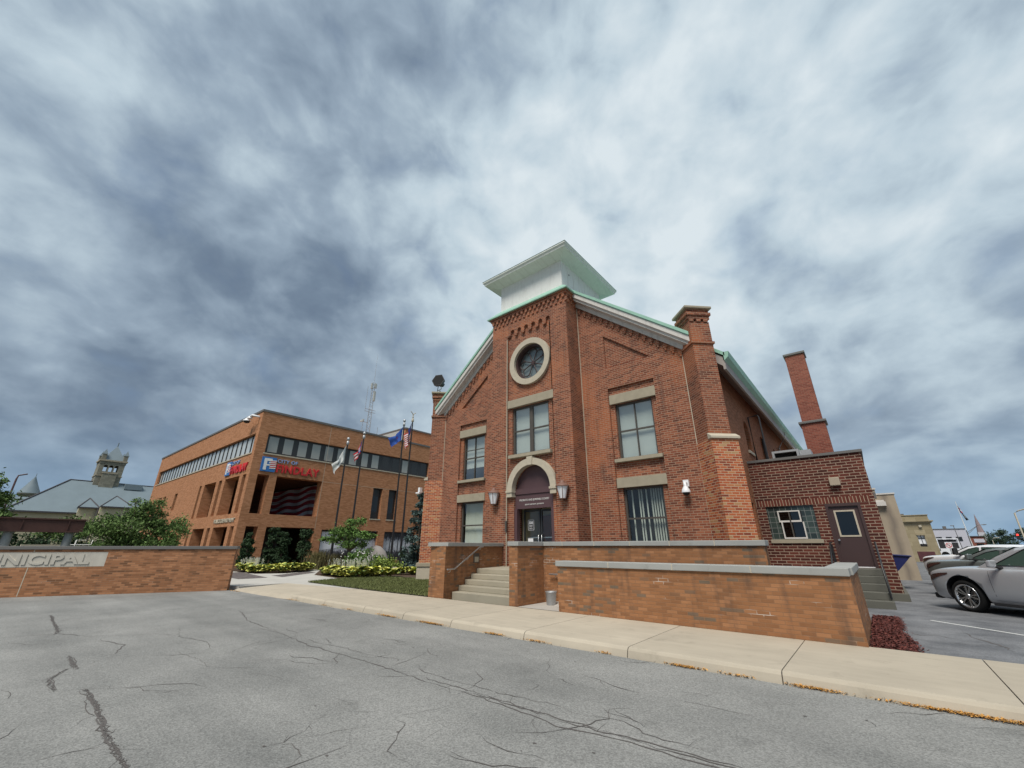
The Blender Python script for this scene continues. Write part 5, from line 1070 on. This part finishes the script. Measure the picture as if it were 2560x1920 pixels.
# ---------------------------------------------------------------- far left: stone courthouse with a clock-less bell tower
K = 1.87; HZ = lambda z_: 1.65+(z_-1.65)*K
co = thing('stone_courthouse', 'large old stone courthouse with slate roofs and a pinnacled bell tower', 'building', (-140, 16, 0)); XC = -140
b = MB(); y0, y1 = 6.95*K, 9.4*K; FTW = Frame((XC, 0, 0), (0, 1, 0), (1, 0, 0)); zt = HZ(12.0)
def arch_hole(c, r, z0, z1): return [(c-r, z0), (c+r, z0)]+circ(c, z1, r, 8, 0, math.pi, True)
wall(b, FTW, rect(y0, y1, 4, zt), [(arch_hole((7.58+.53*i)*K, .36, HZ(10.7), HZ(11.35)), 1.2) for i in range(3)]+[])
b.box(XC-5, XC-.02, y0, y0+.8, 4, zt); b.box(XC-5, XC-.02, y1-.8, y1, 4, zt); b.box(XC-5, XC-4.4, y0+.8, y1-.8, 4, HZ(10.6)); b.box(XC-5, XC-4.4, y0+.8, y1-.8, HZ(11.55), zt); b.box(XC, XC+.5, y0+1, y1-1, 4, HZ(10.4))
for yy in (y0-.1, y1-.7):
    for xx in (XC-5.1, XC-.7): b.box(xx, xx+.8, yy, yy+.8, zt-.6, HZ(12.9))
tw = b.build('bell_tower', 'court_stone', co); b = MB(); b.box(XC-5.3, XC+.3, y0-.3, y1+.3, zt, zt+.35); b.box(XC+.0, XC+.6, y0+.9, y1-.9, HZ(10.42), HZ(10.56)); b.box(XC-5.2, XC+.15, y0-.15, y1+.15, HZ(10.1), HZ(10.2)); b.build('cornice', 'lintel_stone', tw)
def pyr(b, x0, x1, y0, y1, z0, ap): 
    P = [(x0, y0, z0), (x1, y0, z0), (x1, y1, z0), (x0, y1, z0)]
    for i in range(4): b.face([P[i], P[(i+1) % 4], ap])
    b.face(P[::-1])
b = MB(); ym = (y0+y1)/2; pyr(b, XC-5, XC, y0+.2, y1-.2, zt+.36, (XC-2.5, ym, HZ(14.3))); 
for yy in (y0-.1, y1-.7):
    for xx in (XC-5.1, XC-.7): pyr(b, xx-.1, xx+.9, yy-.1, yy+.9, HZ(12.9), (xx+.4, yy+.4, HZ(13.6)))
b.tube([(XC-2.5, ym, HZ(14.2)), (XC-2.5, ym, HZ(14.75))], .12, 6); b.build('spire', 'slate', tw)
XF = XC+8
b = MB(); b.box(XC-16, XF, .9*K, 26, 0, HZ(5.3)); b.box(XF, XF+1.2, 6.1*K, 7.7*K, 0, HZ(5.85)); b.box(XF, XF+3, 7.8*K, 10.6*K, 0, HZ(6.0)); b.build('wall', 'pale_stone', co)
b = MB(); b.face([(XF+.5, .5*K, HZ(5.25)), (XF+.5, 27, HZ(5.25)), (XC-1, 27, HZ(9.3)), (XC-1, 4.9*K, HZ(9.35))]); b.face([(XF+.5, .5*K, HZ(5.25)), (XC-1, 4.9*K, HZ(9.35)), (XC-12, 2*K, HZ(5.25))]); pyr(b, XF-6, XF+1.6, 6.0*K, 7.8*K, HZ(5.88), (XF-1.2, 6.86*K, HZ(7.0))); pyr(b, XF-8, XF+3.4, 7.75*K, 10.75*K, HZ(6.02), (XF-2.5, 9.25*K, HZ(7.5)))
b.face([(XC-8, 0*K, HZ(7.3)), (XC-8, 5*K, HZ(7.3)), (XC+2, 5*K, HZ(5.0)), (XC+2, -1*K, HZ(5.0))]); b.box(XC-2, XC+1, 10*K, 11.8*K, HZ(8.6), HZ(9.3)); b.build('roof', 'slate', co)
b = MB(); b.tube([(XF+.55, .5*K, HZ(5.27)), (XC-.95, 4.9*K, HZ(9.38))], .16, 5); b.box(XF+.4, XF+.7, .5*K, 6.0*K, HZ(5.12), HZ(5.28)); b.box(XF+1.5, XF+1.8, 5.95*K, 7.85*K, HZ(5.76), HZ(5.9)); b.box(XF+3.3, XF+3.6, 7.7*K, 10.8*K, HZ(5.9), HZ(6.04)); 
for xa, ya, yb, za, ap in ((XF+1.6, 6.0*K, 7.8*K, HZ(5.9), (XF-1.2, 6.86*K, HZ(7.0))), (XF+3.4, 7.75*K, 10.75*K, HZ(6.04), (XF-2.5, 9.25*K, HZ(7.5)))):
    for yy in (ya, yb): b.tube([(xa, yy, za), ap], .13, 5)
b.tube([(XC-1, 4.9*K, HZ(9.4)), (XC-1, 27, HZ(9.33))], .12, 5); b.tube([(XF+1.65, 7.75*K, HZ(5.8)), (XF+1.65, 7.75*K, 0)], .25, 5); b.build('eave_trim', 'slate_trim', co)
for yy in (9.0, 9.6): b = MB(); b.prism([(XF+3.01, yy*K+u_, z_) for u_, z_ in arch_hole(0, .42, HZ(3.6), HZ(4.9))], (.06, 0, 0)); b.build('window', 'band_frame', co)
b = MB(); b.lathe((XC-10, 2.1*K, HZ(7.0)), [(1.55, 0), (1.55, 1.2), (1.9, 1.22), (1.9, 1.5)], 14); b.build('turret', 'court_stone', co); b = MB(); b.lathe((XC-10, 2.1*K, HZ(7.0)+1.5), [(1.95, 0), (1.0, 1.9), (.06, 3.9), (.05, 4.6)], 14); b.build('turret_roof', 'slate', co)
# ---------------------------------------------------------------- parked cars
def interp(T, x, k):
    for a, c in zip(T, T[1:]):
        if a[0] <= x <= c[0]: return a[k]+(c[k]-a[k])*(x-a[0])/(c[0]-a[0])
    return T[0][k] if x < T[0][0] else T[-1][k]
SUV = dict(L=4.95, wheels=(.95, 3.8), wr=.37, hw=.965,
  body=[(0, .66, .36, .82, .86), (.015, .74, .3, .86, .9), (.06, .84, .25, .91, .95), (.22, .92, .22, .96, 1.01), (.55, .958, .22, 1.02, 1.07), (1.05, .965, .22, 1.05, 1.1), (1.5, .97, .22, 1.07, 1.1), (2.5, .97, .22, 1.07, 1.09), (3.6, .97, .23, 1.08, 1.1), (4.4, .95, .27, 1.08, 1.1), (4.8, .9, .35, 1.07, 1.09), (4.95, .8, .45, 1.0, 1.02)],
  top=[(1.3, .86, .8, 1.08), (1.75, .88, .78, 1.35), (2.2, .88, .74, 1.56), (2.8, .88, .72, 1.68), (3.6, .87, .71, 1.7), (4.3, .84, .69, 1.64), (4.7, .82, .7, 1.38), (4.9, .8, .74, 1.1)],
  wins=[[(1.72, 1.13), (2.4, 1.5), (2.72, 1.57), (2.72, 1.13)], [(2.8, 1.13), (2.8, 1.58), (3.62, 1.58), (3.66, 1.13)], [(3.74, 1.15), (3.7, 1.58), (4.15, 1.54), (4.42, 1.2)]], belt=1.06, doors=[(1.62, 2.76), (2.76, 3.7)])
TRUCK = dict(L=5.6, wheels=(.98, 4.4), wr=.41, hw=1.0,
  body=[(0, .78, .5, 1.04, 1.08), (.015, .84, .44, 1.09, 1.13), (.06, .91, .4, 1.13, 1.17), (.25, .97, .38, 1.17, 1.21), (.6, .99, .36, 1.18, 1.24), (1.2, 1.0, .36, 1.22, 1.27), (1.6, 1.0, .36, 1.24, 1.26), (2.6, 1.0, .36, 1.25, 1.26), (3.5, 1.0, .38, 1.26, 1.28), (4.6, 1.0, .42, 1.28, 1.3), (5.4, .98, .48, 1.28, 1.3), (5.6, .94, .55, 1.24, 1.25)],
  top=[(1.2, .9, .84, 1.26), (1.65, .92, .82, 1.55), (2.0, .92, .78, 1.76), (2.55, .92, .76, 1.85), (3.25, .91, .76, 1.84), (3.65, .9, .76, 1.76), (3.75, .89, .84, 1.28)],
  wins=[[(1.55, 1.3), (2.07, 1.64), (2.35, 1.73), (2.43, 1.72), (2.43, 1.3)], [(2.53, 1.3), (2.53, 1.73), (3.35, 1.72), (3.42, 1.3)]], belt=1.22, doors=[(1.5, 2.48), (2.48, 3.5)])
for T_ in [TRUCK]:
    sq_ = lambda z: 1.22+(z-1.22)*.66
    T_['top'] = [(x, a, c, sq_(z)) for x, a, c, z in T_['top']]; T_['wins'] = [[(x, 1.25+(z-1.3)*.66) for x, z in q] for q in T_['wins']]
def car(name, label, loc, rz, D, paint, group, sz=1., tow=False):
    o = thing(name, label, 'car' if name != 'pickup_truck' else 'pickup', loc, rz, group); ORG[o.name] = V((0, 0, 0))
    b = MB(); rings = []
    for x, w, zb, zs, zt in D['body']:
        half = [(0, zb), (w*.8, zb), (w*.95, zb+.07), (w, zb+.32), (w*.995, zs-.22), (w*.975, zs-.06), (w*.92, zs), (w*.6, zt-.012), (0, zt)]
        rings.append([b.b.verts.new((x, y, z)) for y, z in half]+[b.b.verts.new((x, -y, z)) for y, z in half[-2:0:-1]])
    n = len(rings[0])
    for A, B in zip(rings, rings[1:]):
        for j in range(n): f = b.b.faces.new((A[j], A[(j+1) % n], B[(j+1) % n], B[j])); f.smooth = True
    for rg in (rings[0][::-1], rings[-1]): f = b.b.faces.new(rg); f.smooth = True
    bo = b.build('body', [paint, 'trim_black'], o)
    bo.modifiers.new('s', 'SUBSURF').levels = 2; c = MB(); c.mi = 0
    for wx in D['wheels']:
        for s in (-1, 1): c.lathe((wx, s*(D['hw']+.2), D['wr']+.02), [(D['wr']*1.17, 0), (D['wr']*1.17, -.52*1)] if s > 0 else [(D['wr']*1.17, 0), (D['wr']*1.17, .52)], 28)
    # lathe runs about z: turn the cutters so that they run across the car
    c.b.free(); c = MB()
    for wx in D['wheels']:
        for s in (-1, 1): c.lathe((wx, s*(D['hw']+.2), D['wr']+.03), [(D['wr']*1.25, 0), (D['wr']*1.25, .5)], 28, (0, -s, 0))
    bmesh.ops.remove_doubles(c.b, verts=c.b.verts, dist=1e-4); co_ = c.build('cutter', ['trim_black'], o); md = bo.modifiers.new('b', 'BOOLEAN'); md.object = co_; md.operation = 'DIFFERENCE'; md.solver = 'EXACT'; md.material_mode = 'TRANSFER'
    bpy.context.view_layer.update(); dg = bpy.context.evaluated_depsgraph_get(); me = bpy.data.meshes.new_from_object(bo.evaluated_get(dg)); bo.modifiers.clear(); bo.data = me; bpy.data.objects.remove(co_); dg.update()
    if 'trim_black' not in [m_.name for m_ in me.materials if m_]: me.materials.append(M['trim_black'])
    ti = [m_.name if m_ else '' for m_ in me.materials].index('trim_black')
    for p in me.polygons:
        for wx in D['wheels']:
            if math.hypot(p.center.x-wx, p.center.z-D['wr']-.03) < D['wr']*1.25+.003 and not (abs(p.normal.y) > .6 and abs(p.center.y) > .75): p.material_index = ti; p.use_smooth = False
    from mathutils.bvhtree import BVHTree
    bv = BVHTree.FromPolygons([v.co.copy() for v in me.vertices], [tuple(p.vertices) for p in me.polygons])
    def ys(x, z, s, off=.004):
        h = bv.ray_cast(V((x, s*3, z)), V((0, -s, 0)))[0]; return (h.y if h else s*D['hw'])+s*off
    b = MB(); rings = []; T = D['top']; bl = D['belt']
    for x, wb, wt, zt in T:
        half = [(wb, bl-.03), (wt+(wb-wt)*.12, max(bl, zt-.09)), (wt-.05, max(bl+.01, zt-.025)), (wt*.6, zt)]
        rings.append([b.b.verts.new((x, y, z)) for y, z in half]+[b.b.verts.new((x, -y, z)) for y, z in half[::-1]])
    n = len(rings[0])
    for A, B in zip(rings, rings[1:]):
        for j in range(n-1): f = b.b.faces.new((A[j], A[j+1], B[j+1], B[j])); f.smooth = j in (2, 3, 4)
    for rg in (rings[0][::-1], rings[-1]): b.b.faces.new(rg)
    b.build('roof', paint, o)
    def side(x, z, off):
        wb, wt, zt = (interp(T, x, k) for k in (1, 2, 3)); h = min(1, max(0, (z-(bl-.03))/max(.02, (zt-.09)-(bl-.03)))); return wb+(wt+(wb-wt)*.12-wb)*h+off
    for s in (-1, 1):
        for q in D['wins']:
            m_ = MB(); m_.face([(x, s*side(x, z, .008), z) for x, z in q]); m_.build('side_window', 'auto_glass', o, normals=False)
            m_ = MB(); m_.tube([(x, s*side(x, z, .008), z) for x, z in q+q[:2]], .012, 5); m_.build('window_trim', 'trim_black', o)
        hw = D['hw']
        for a, c_ in D['doors']:
            m_ = MB(); zs = bl-.02; m_.tube([(a, ys(a, z_, s, .0), z_) for z_ in (.42, .6, .75, bl-.15, bl-.06)], .005, 4); m_.tube([(c_, ys(c_, z_, s, .0), z_) for z_ in (.42, .6, .75, bl-.15, bl-.06)], .005, 4); m_.build('door_seam', 'trim_black', o)
            m_ = MB(); yh = ys(c_-.2, bl-.15, s, .0); m_.tube([(c_-.32, yh, bl-.16), (c_-.3, yh+s*.03, bl-.155), (c_-.12, yh+s*.03, bl-.15), (c_-.1, yh, bl-.15)], .014, 6); m_.build('door_handle', paint, o)
        m_ = MB(); mx_ = T[1][0]+.06; k_ = 1.5 if tow else 1
        m_.prism([(mx_, s*(hw+.02), bl+.03), (mx_+.1, s*(hw+.02), bl+.03), (mx_+.12, s*(hw+.02), bl+.2*k_), (mx_+.02, s*(hw+.02), bl+.18*k_)], (0, s*.2, 0)); mr = m_.build('wing_mirror', 'trim_black' if tow else paint, o, bevel=.03)
        m_ = MB(); m_.prism([(mx_+.02, s*(hw-.12), bl-.02), (mx_+.12, s*(hw-.12), bl-.02), (mx_+.1, s*(hw+.08), bl+.05), (mx_+.02, s*(hw+.08), bl+.05)], (0, 0, .05)); m_.build('mirror_stalk', 'trim_black', mr)
        # headlight wraps the front corner
        zf = D['body'][1][3]; m_ = MB(); lo_ = [(.03, zf-.2), (.1, zf-.17), (.25, zf-.12), (.42, zf-.05), (.66, zf+.02)]; hi_ = [(.03, zf-.07), (.1, zf-.05), (.25, zf-.0), (.42, zf+.03), (.66, zf+.05)]
        for (A_, B_), (C_, D_) in zip(zip(lo_, hi_), zip(lo_[1:], hi_[1:])): [m_.face([((1-f)*p0[0]+f*p1[0], ys((1-f)*p0[0]+f*p1[0], (1-f)*p0[1]+f*p1[1], s, .012), (1-f)*p0[1]+f*p1[1]) for p0, p1, f in ((A_, C_, k_/4), (A_, C_, (k_+1)/4), (B_, D_, (k_+1)/4), (B_, D_, k_/4))]) for k_ in range(4)]
        m_.build('headlight', 'headlight', o, normals=False)
        m_ = MB(); m_.box(.12+D['wheels'][0]+.45, D['wheels'][1]-.45, s*hw-.02 if s > 0 else s*hw-.008, s*hw+.008 if s > 0 else s*hw+.02, D['body'][4][2]+.0, D['body'][4][2]+.07); m_.build('sill_trim', 'trim_black', o, bevel=.006)
    m_ = MB(); m_.face([(x, y*(interp(T, x, 2)-.04), interp(T, x, 3)+.006) for x, y in ((T[0][0]+.06, -1), (T[2][0]-.02, -1), (T[2][0]-.02, 1), (T[0][0]+.06, 1))]); m_.build('windscreen', 'auto_glass', o, normals=False)
    b1 = D['body'][1]; m_ = MB(); m_.box(-.03, .05, -.62, .62, b1[2]+.18, b1[3]-.18); m_.build('grille', 'trim_black', o, bevel=.02); m_ = MB(); m_.box(-.01, .16, -.78, .78, b1[2]-.06, b1[2]+.08); m_.build('bumper', 'trim_black', o, bevel=.03)
    for wx in D['wheels']:
        for s in (-1, 1):
            r = D['wr']; c = (wx, s*(D['hw']-.03), r); A = (0, s, 0); m_ = MB(); m_.lathe(c, [(r*.7, -.2), (r*.94, -.2), (r, -.15), (r, -.03), (r*.94, .012), (r*.76, .018), (r*.74, .0), (r*.68, -.05)], 36, A); w = m_.build('wheel', 'tyre', o)
            m_ = MB(); m_.lathe(c, [(r*.74, -.05), (r*.75, .02), (r*.71, .022), (r*.64, -.02), (r*.62, -.12)], 36, A); m_.lathe(c, [(r*.16, -.06), (r*.16, -.005), (r*.1, .004)], 14, A)
            for k_ in range(10):
                a = (k_//2)*2*math.pi/5+(.2 if k_ % 2 else -.2); P = lambda rr, da, h: V(c)+V((math.cos(a+da)*rr, s*h, math.sin(a+da)*rr)); m_.prism([P(r*.12, -.25, -.03), P(r*.7, -.075, -.012), P(r*.7, .075, -.012), P(r*.12, .25, -.03)], (0, s*.022, 0))
            m_.build('rim', 'rim_metal', w); m_ = MB(); m_.lathe(c, [(r*.6, -.14), (r*.6, -.12)], 24, A); m_.build('brake_disc', 'dark_void', w)
    return o
def autoglass():
    m, k, b, o = newmat('auto_glass'); b.inputs['Base Color'].default_value = (.05, .085, .07, 1); b.inputs['Roughness'].default_value = .04; b.inputs['Specular IOR Level'].default_value = .6
autoglass()
CG = 'cars parked at an angle in the car park'
car('parked_car', 'silver sport utility car, nearest in the car park, cut by the right edge', (1.5, 18.05, LOT), R(-45), SUV, 'paint_silver', CG)
car('pickup_truck', 'dark grey pickup truck parked just beyond the silver car', (1.82, 22.55, LOT-.08), R(-47), TRUCK, 'paint_grey', CG)
car('pickup_truck', 'white pickup truck with black towing mirrors beyond the grey truck', (2.05, 27.8, LOT-.0), R(-47), TRUCK, 'paint_white', CG, tow=True)
car('parked_car', 'small white car far behind the white pickup truck', (4.3, 60, LOT-.5), R(20), SUV, 'paint_white', CG)

# ---------------------------------------------------------------- right-hand background
o = thing('waste_bin', 'dark blue plastic tilt bin beside the brick annex corner', 'bin', (.2, 24, LOT)); b = MB(); b.prism([(.05, 23.6, .7), (.45, 23.6, .75), (.92, 23.6, 1.26), (.05, 23.6, 1.33)], (0, .9, 0)); b.build('hopper', 'bin_blue', o); b = MB(); b.prism([(.0, 23.55, 1.332), (.96, 23.55, 1.262), (.97, 23.55, 1.31), (.0, 23.55, 1.38)], (0, 1, 0)); b.build('lid', 'bin_blue', o, bevel=.01); b = MB(); b.box(.1, .4, 23.65, 24.4, LOT, .7); b.build('base', 'black_metal', o)
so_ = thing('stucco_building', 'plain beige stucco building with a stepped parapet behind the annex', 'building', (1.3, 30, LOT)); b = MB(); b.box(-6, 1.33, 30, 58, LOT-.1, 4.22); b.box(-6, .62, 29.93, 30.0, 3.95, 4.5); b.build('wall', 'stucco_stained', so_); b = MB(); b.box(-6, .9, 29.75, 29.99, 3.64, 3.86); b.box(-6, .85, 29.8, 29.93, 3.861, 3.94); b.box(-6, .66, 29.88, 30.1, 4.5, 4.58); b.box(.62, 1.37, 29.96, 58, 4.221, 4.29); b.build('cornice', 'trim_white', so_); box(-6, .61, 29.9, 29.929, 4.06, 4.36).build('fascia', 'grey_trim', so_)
st_ = thing('stone_building', 'yellow stone block building with a cornice and tall window beyond the stucco wall', 'building', (4, 66, LOT)); FSt = Frame((0, 66, 0), (1, 0, 0), (0, -1, 0)); b = MB(); wall(b, FSt, rect(-2, 5.13, -.3, 4.45), [(rect(3.72, 4.3, 1.62, 2.78), .2)]); b.face([(5.13, 66, -.3), (5.13, 84, -.3), (5.13, 84, 4.45), (5.13, 66, 4.45)]); b.box(-2, 5.1, 66.1, 84, 4.45, 4.88); b.build('wall', 'stone_block', st_)
b = MB(); b.box(-2, 5.4, 65.7, 84, 4.2, 4.32); b.box(-2, 5.25, 65.85, 84, 4.06, 4.199); b.box(-2, 5.16, 66.02, 84, 4.881, 4.95); b.box(3.66, 4.36, 65.9, 66, 2.79, 2.95); b.build('cornice', 'stone_block', st_); b = MB(); b.box(3.72, 4.3, 66.18, 66.2, 1.62, 2.78); w = b.build('window', 'lamp_glass', st_); b = MB(); b.box(3.99, 4.03, 66.12, 66.18, 1.62, 2.78); b.box(3.72, 4.3, 66.12, 66.17, 2.45, 2.5); b.build('frame', 'band_frame', w); b = MB(); b.box(3.74, 4.28, 66.14, 66.17, 1.63, 1.9); b.build('lower_pane', 'dark_void', w); box(4.1, 4.34, 65.8, 65.99, 3.62, 3.85).build('lamp', 'limestone', st_); box(2.3, 3.4, 70, 74, 4.951, 5.3).build('roof_unit', 'grey_trim', st_)
b = MB(); b.box(3.1, 4.4, 62, 62.6, .2, 1.15); tag(b.build('flower_bed', 'leaf_redbed'), 'low mound of maroon plants at the foot of the stone building', 'plants')
o = thing('work_truck', 'white service truck with black racks far behind the white pickup', 'truck', (8.6, 95, 0)); b = MB(); b.box(7.4, 9.8, 95, 99, 2.68, 2.8); b.box(7.4, 7.5, 95, 95.1, 1, 2.68); b.box(9.7, 9.8, 95, 95.1, 1, 2.68); b.box(7.3, 9.9, 95, 99, .5, 1.35); b.build('frame', 'paint_white', o); b = MB(); b.box(7.55, 8.2, 95.2, 98, 1.36, 2.6); b.box(8.9, 9.65, 95.2, 98, 1.36, 2.2); b.box(8.3, 9.6, 95.3, 98, 2.3, 2.6); b.build('rack', 'trim_black', o)
for x_ in (7.9, 9.3): b = MB(); b.lathe((x_, 95, .45), [(.45, -.1), (.45, .1)], 14, (0, 1, 0)); b.build('wheel', 'tyre', o)
o = thing('no_turn_sign', 'square white no left turn sign with a red ring behind the pickup', 'sign', (7.2, 80, 0)); b = MB(); b.tube([(7.22, 80.05, 0), (7.22, 80.05, 2.2)], .04, 6); b.build('post', 'galvanised', o); box(6.9, 7.54, 79.99, 80.02, 1.42, 2.14).build('plate', 'white_plastic', o); FN = Frame((0, 79.985, 0), (1, 0, 0), (0, -1, 0)); ringmb(FN, 7.22, 1.78, .23, .29, 0, .006, 24).build('ring', 'red', o)
b = MB(); b.box(7.24, 7.3, .001, .008, 1.62, 1.86, FN); b.box(7.12, 7.24, .001, .008, 1.81, 1.86, FN); b.prism([FN((x_, .001, z_)) for x_, z_ in ((7.13, 1.92), (7.13, 1.75), (7.06, 1.835))], (0, -.007, 0)); b.build('arrow', 'dark_void', o); b = MB(); b.prism([FN((x_, .009, z_)) for x_, z_ in ((7.04, 1.93), (7.07, 1.96), (7.4, 1.63), (7.37, 1.6))], (0, -.004, 0)); b.build('slash', 'red', o)
o = thing('white_building', 'pale grey white commercial building in the far right background', 'building', (11.5, 130, 0)); b = MB(); b.box(9.5, 15.0, 130, 150, -1, 5.0); b.build('wall', 'far_white', o); b = MB(); b.box(9.4, 15.1, 129.9, 150, 5.0, 5.15); b.box(12.0, 12.5, 132, 133, 5.15, 5.7); b.build('parapet', 'grey_trim', o)
for i in range(3): box(10.2+i*1.5, 11.1+i*1.5, 129.93, 129.99, 2.7, 3.5).build('window', 'office_glass_dark', o)
o = thing('brick_storefront', 'low maroon brick storefront with pale shop panels in the far distance', 'building', (16.4, 131, 0)); b = MB(); b.box(15.25, 17.5, 131, 140, -1, 3.5); b.build('wall', 'chimney_brick', o); box(15.8, 17.3, 130.9, 130.99, 2.4, 3.1).build('sign_panel', 'far_white', o); box(16.0, 17.0, 130.9, 130.99, 1.6, 2.2).build('window', 'office_glass_dark', o); box(15.2, 17.6, 130.8, 140, 3.5, 3.65).build('parapet', 'slate_trim', o)
o = thing('church_steeple', 'thin grey pink church spire rising over far trees', 'steeple', (31.5, 240, 0)); b = MB(); b.box(30.6, 32.6, 239, 241, 0, 6.6); b.build('tower', 'far_white', o); b = MB(); P = [(31.6+1.0*math.cos(a), 240+1.0*math.sin(a), 6.6) for a in [math.pi/4*i for i in range(8)]]
for i in range(8): b.face([P[i], P[(i+1) % 8], (31.6, 240, 13.3)])
b.build('spire', 'spire_pink', o)
limb_tree('roadside_tree', 'round dark green tree right of the far church spire', 'tree', (18.6, 122, 0), [((18.0, 122, 2.8), (1.5, 1.5, 2.0)), ((19.0, 122.5, 2.4), (1.3, 1.3, 1.7)), ((17.2, 122, 2.0), (1.0, 1.0, 1.3))], 4200, .16, 'leaf_far', .12, seed=21, shell=.2)
limb_tree('roadside_tree', 'dark tree behind the red traffic light at the right edge', 'tree', (22.3, 122, 0), [((22.0, 122, 3.4), (1.4, 1.4, 1.4)), ((21.3, 122, 4.3), (.8, .8, .5)), ((23, 122, 3), (1.5, 1.4, 1.8))], 4000, .16, 'leaf_far', .12, seed=22, shell=.2)
bush('far_hedge', 'distant green hedge filling the gap between the two roadside trees', (20.3, 135, 1.6), (2.2, 1, 1.7), 2600, .17, 'leaf_far', 'hedge', 23, shell=.2)
o = thing('flagpole', 'white flagpole with two flags far behind the parked cars', 'flagpole', (13.9, 119, 0)); b = MB(); b.tube([(13.95, 119, 0), (13.85, 119, 5), (13.85, 119, 9.8)], .1, 6, .04); b.build('pole', 'white_paint', o)
def sheet(name, label, P, mats, pat, cat='flag'):
    b = MB(); n = 8
    for i in range(n):
        for j in range(4):
            q = []
            for a, c in ((i, j), (i+1, j), (i+1, j+1), (i, j+1)):
                f, g_ = a/n, c/4; p = (V(P[0])*(1-f)+V(P[1])*f)*(1-g_)+(V(P[3])*(1-f)+V(P[2])*f)*g_; q.append(p+V((0, .12*math.sin(f*8), 0)))
            b.mi = pat(i, j); b.face(q)
    tag(b.build(name, mats, normals=False), label, cat)
sheet('flag', 'distant limp red and white flag at the top of the far white pole', [(13.88, 119, 9.0), (14.0, 119, 8.9), (14.3, 119, 7.6), (13.95, 119, 7.7)], ['flag_white', 'flag_red', 'navy'], lambda i, j: 2 if i < 3 else j % 2)
sheet('flag', 'black flag hanging lower on the far white pole', [(14.05, 119, 7.75), (14.2, 119, 7.75), (14.75, 119, 6.35), (14.35, 119, 6.25)], ['black_plastic', 'flag_white'], lambda i, j: 1 if (i in (3, 4) and j in (1, 2)) else 0)
b = MB(); b.tube([(11.4, 109, 0), (11.3, 109, 5.0)], .05, 6); b.tube([(10.9, 109, 5.05), (11.4, 109, 5.05)], .07, 6); tag(b.build('street_lamp', 'grey_trim'), 'thin grey lamp post in front of the pale far building', 'street lamp')
b = MB(); b.tube([(12.75, 110, 0), (12.8, 110, 4.3)], .07, 6); b.tube([(12.8, 110, 3.9), (14.4, 110, 5.05), (15.0, 110, 5.15)], .035, 5); b.tube([(12.8, 110, 3.6), (14.3, 110, 4.95)], .03, 5); b.lathe((15.2, 110, 5.15), [(.05, -.3), (.1, 0), (.05, .3)], 6, (1, 0, 0)); tag(b.build('street_lamp', 'grey_trim'), 'lamp post with a long bracket arm before the far spire', 'street lamp')
b = MB(); b.tube([(15.5, 110, 0), (15.45, 110, 2.6), (15.7, 110, 2.95), (16.4, 110, 3.05)], .05, 5); tag(b.build('street_lamp', 'limestone'), 'small pale curved lamp post before the round dark tree', 'street lamp')
o = thing('traffic_signal', 'pale traffic signal pole with a glowing red light at the right edge', 'traffic light', (10.45, 60, 0)); b = MB(); b.tube([(10.4, 60, 0), (10.5, 60, 4.5), (10.8, 60, 4.7), (11.8, 60, 5.0)], .06, 6); b.build('pole', 'limestone', o); b = MB(); b.tube([(10.42, 60, 2.75), (10.0, 60, 2.75)], .03, 5); b.box(9.98, 10.2, 59.85, 60, 2.2, 2.75); b.build('signal_head', 'black_plastic', o); b = MB(); b.lathe((10.09, 59.84, 2.62), [(.07, -.01), (.07, .01)], 12, (0, -1, 0)); b.build('red_lamp', 'signal_red', o)
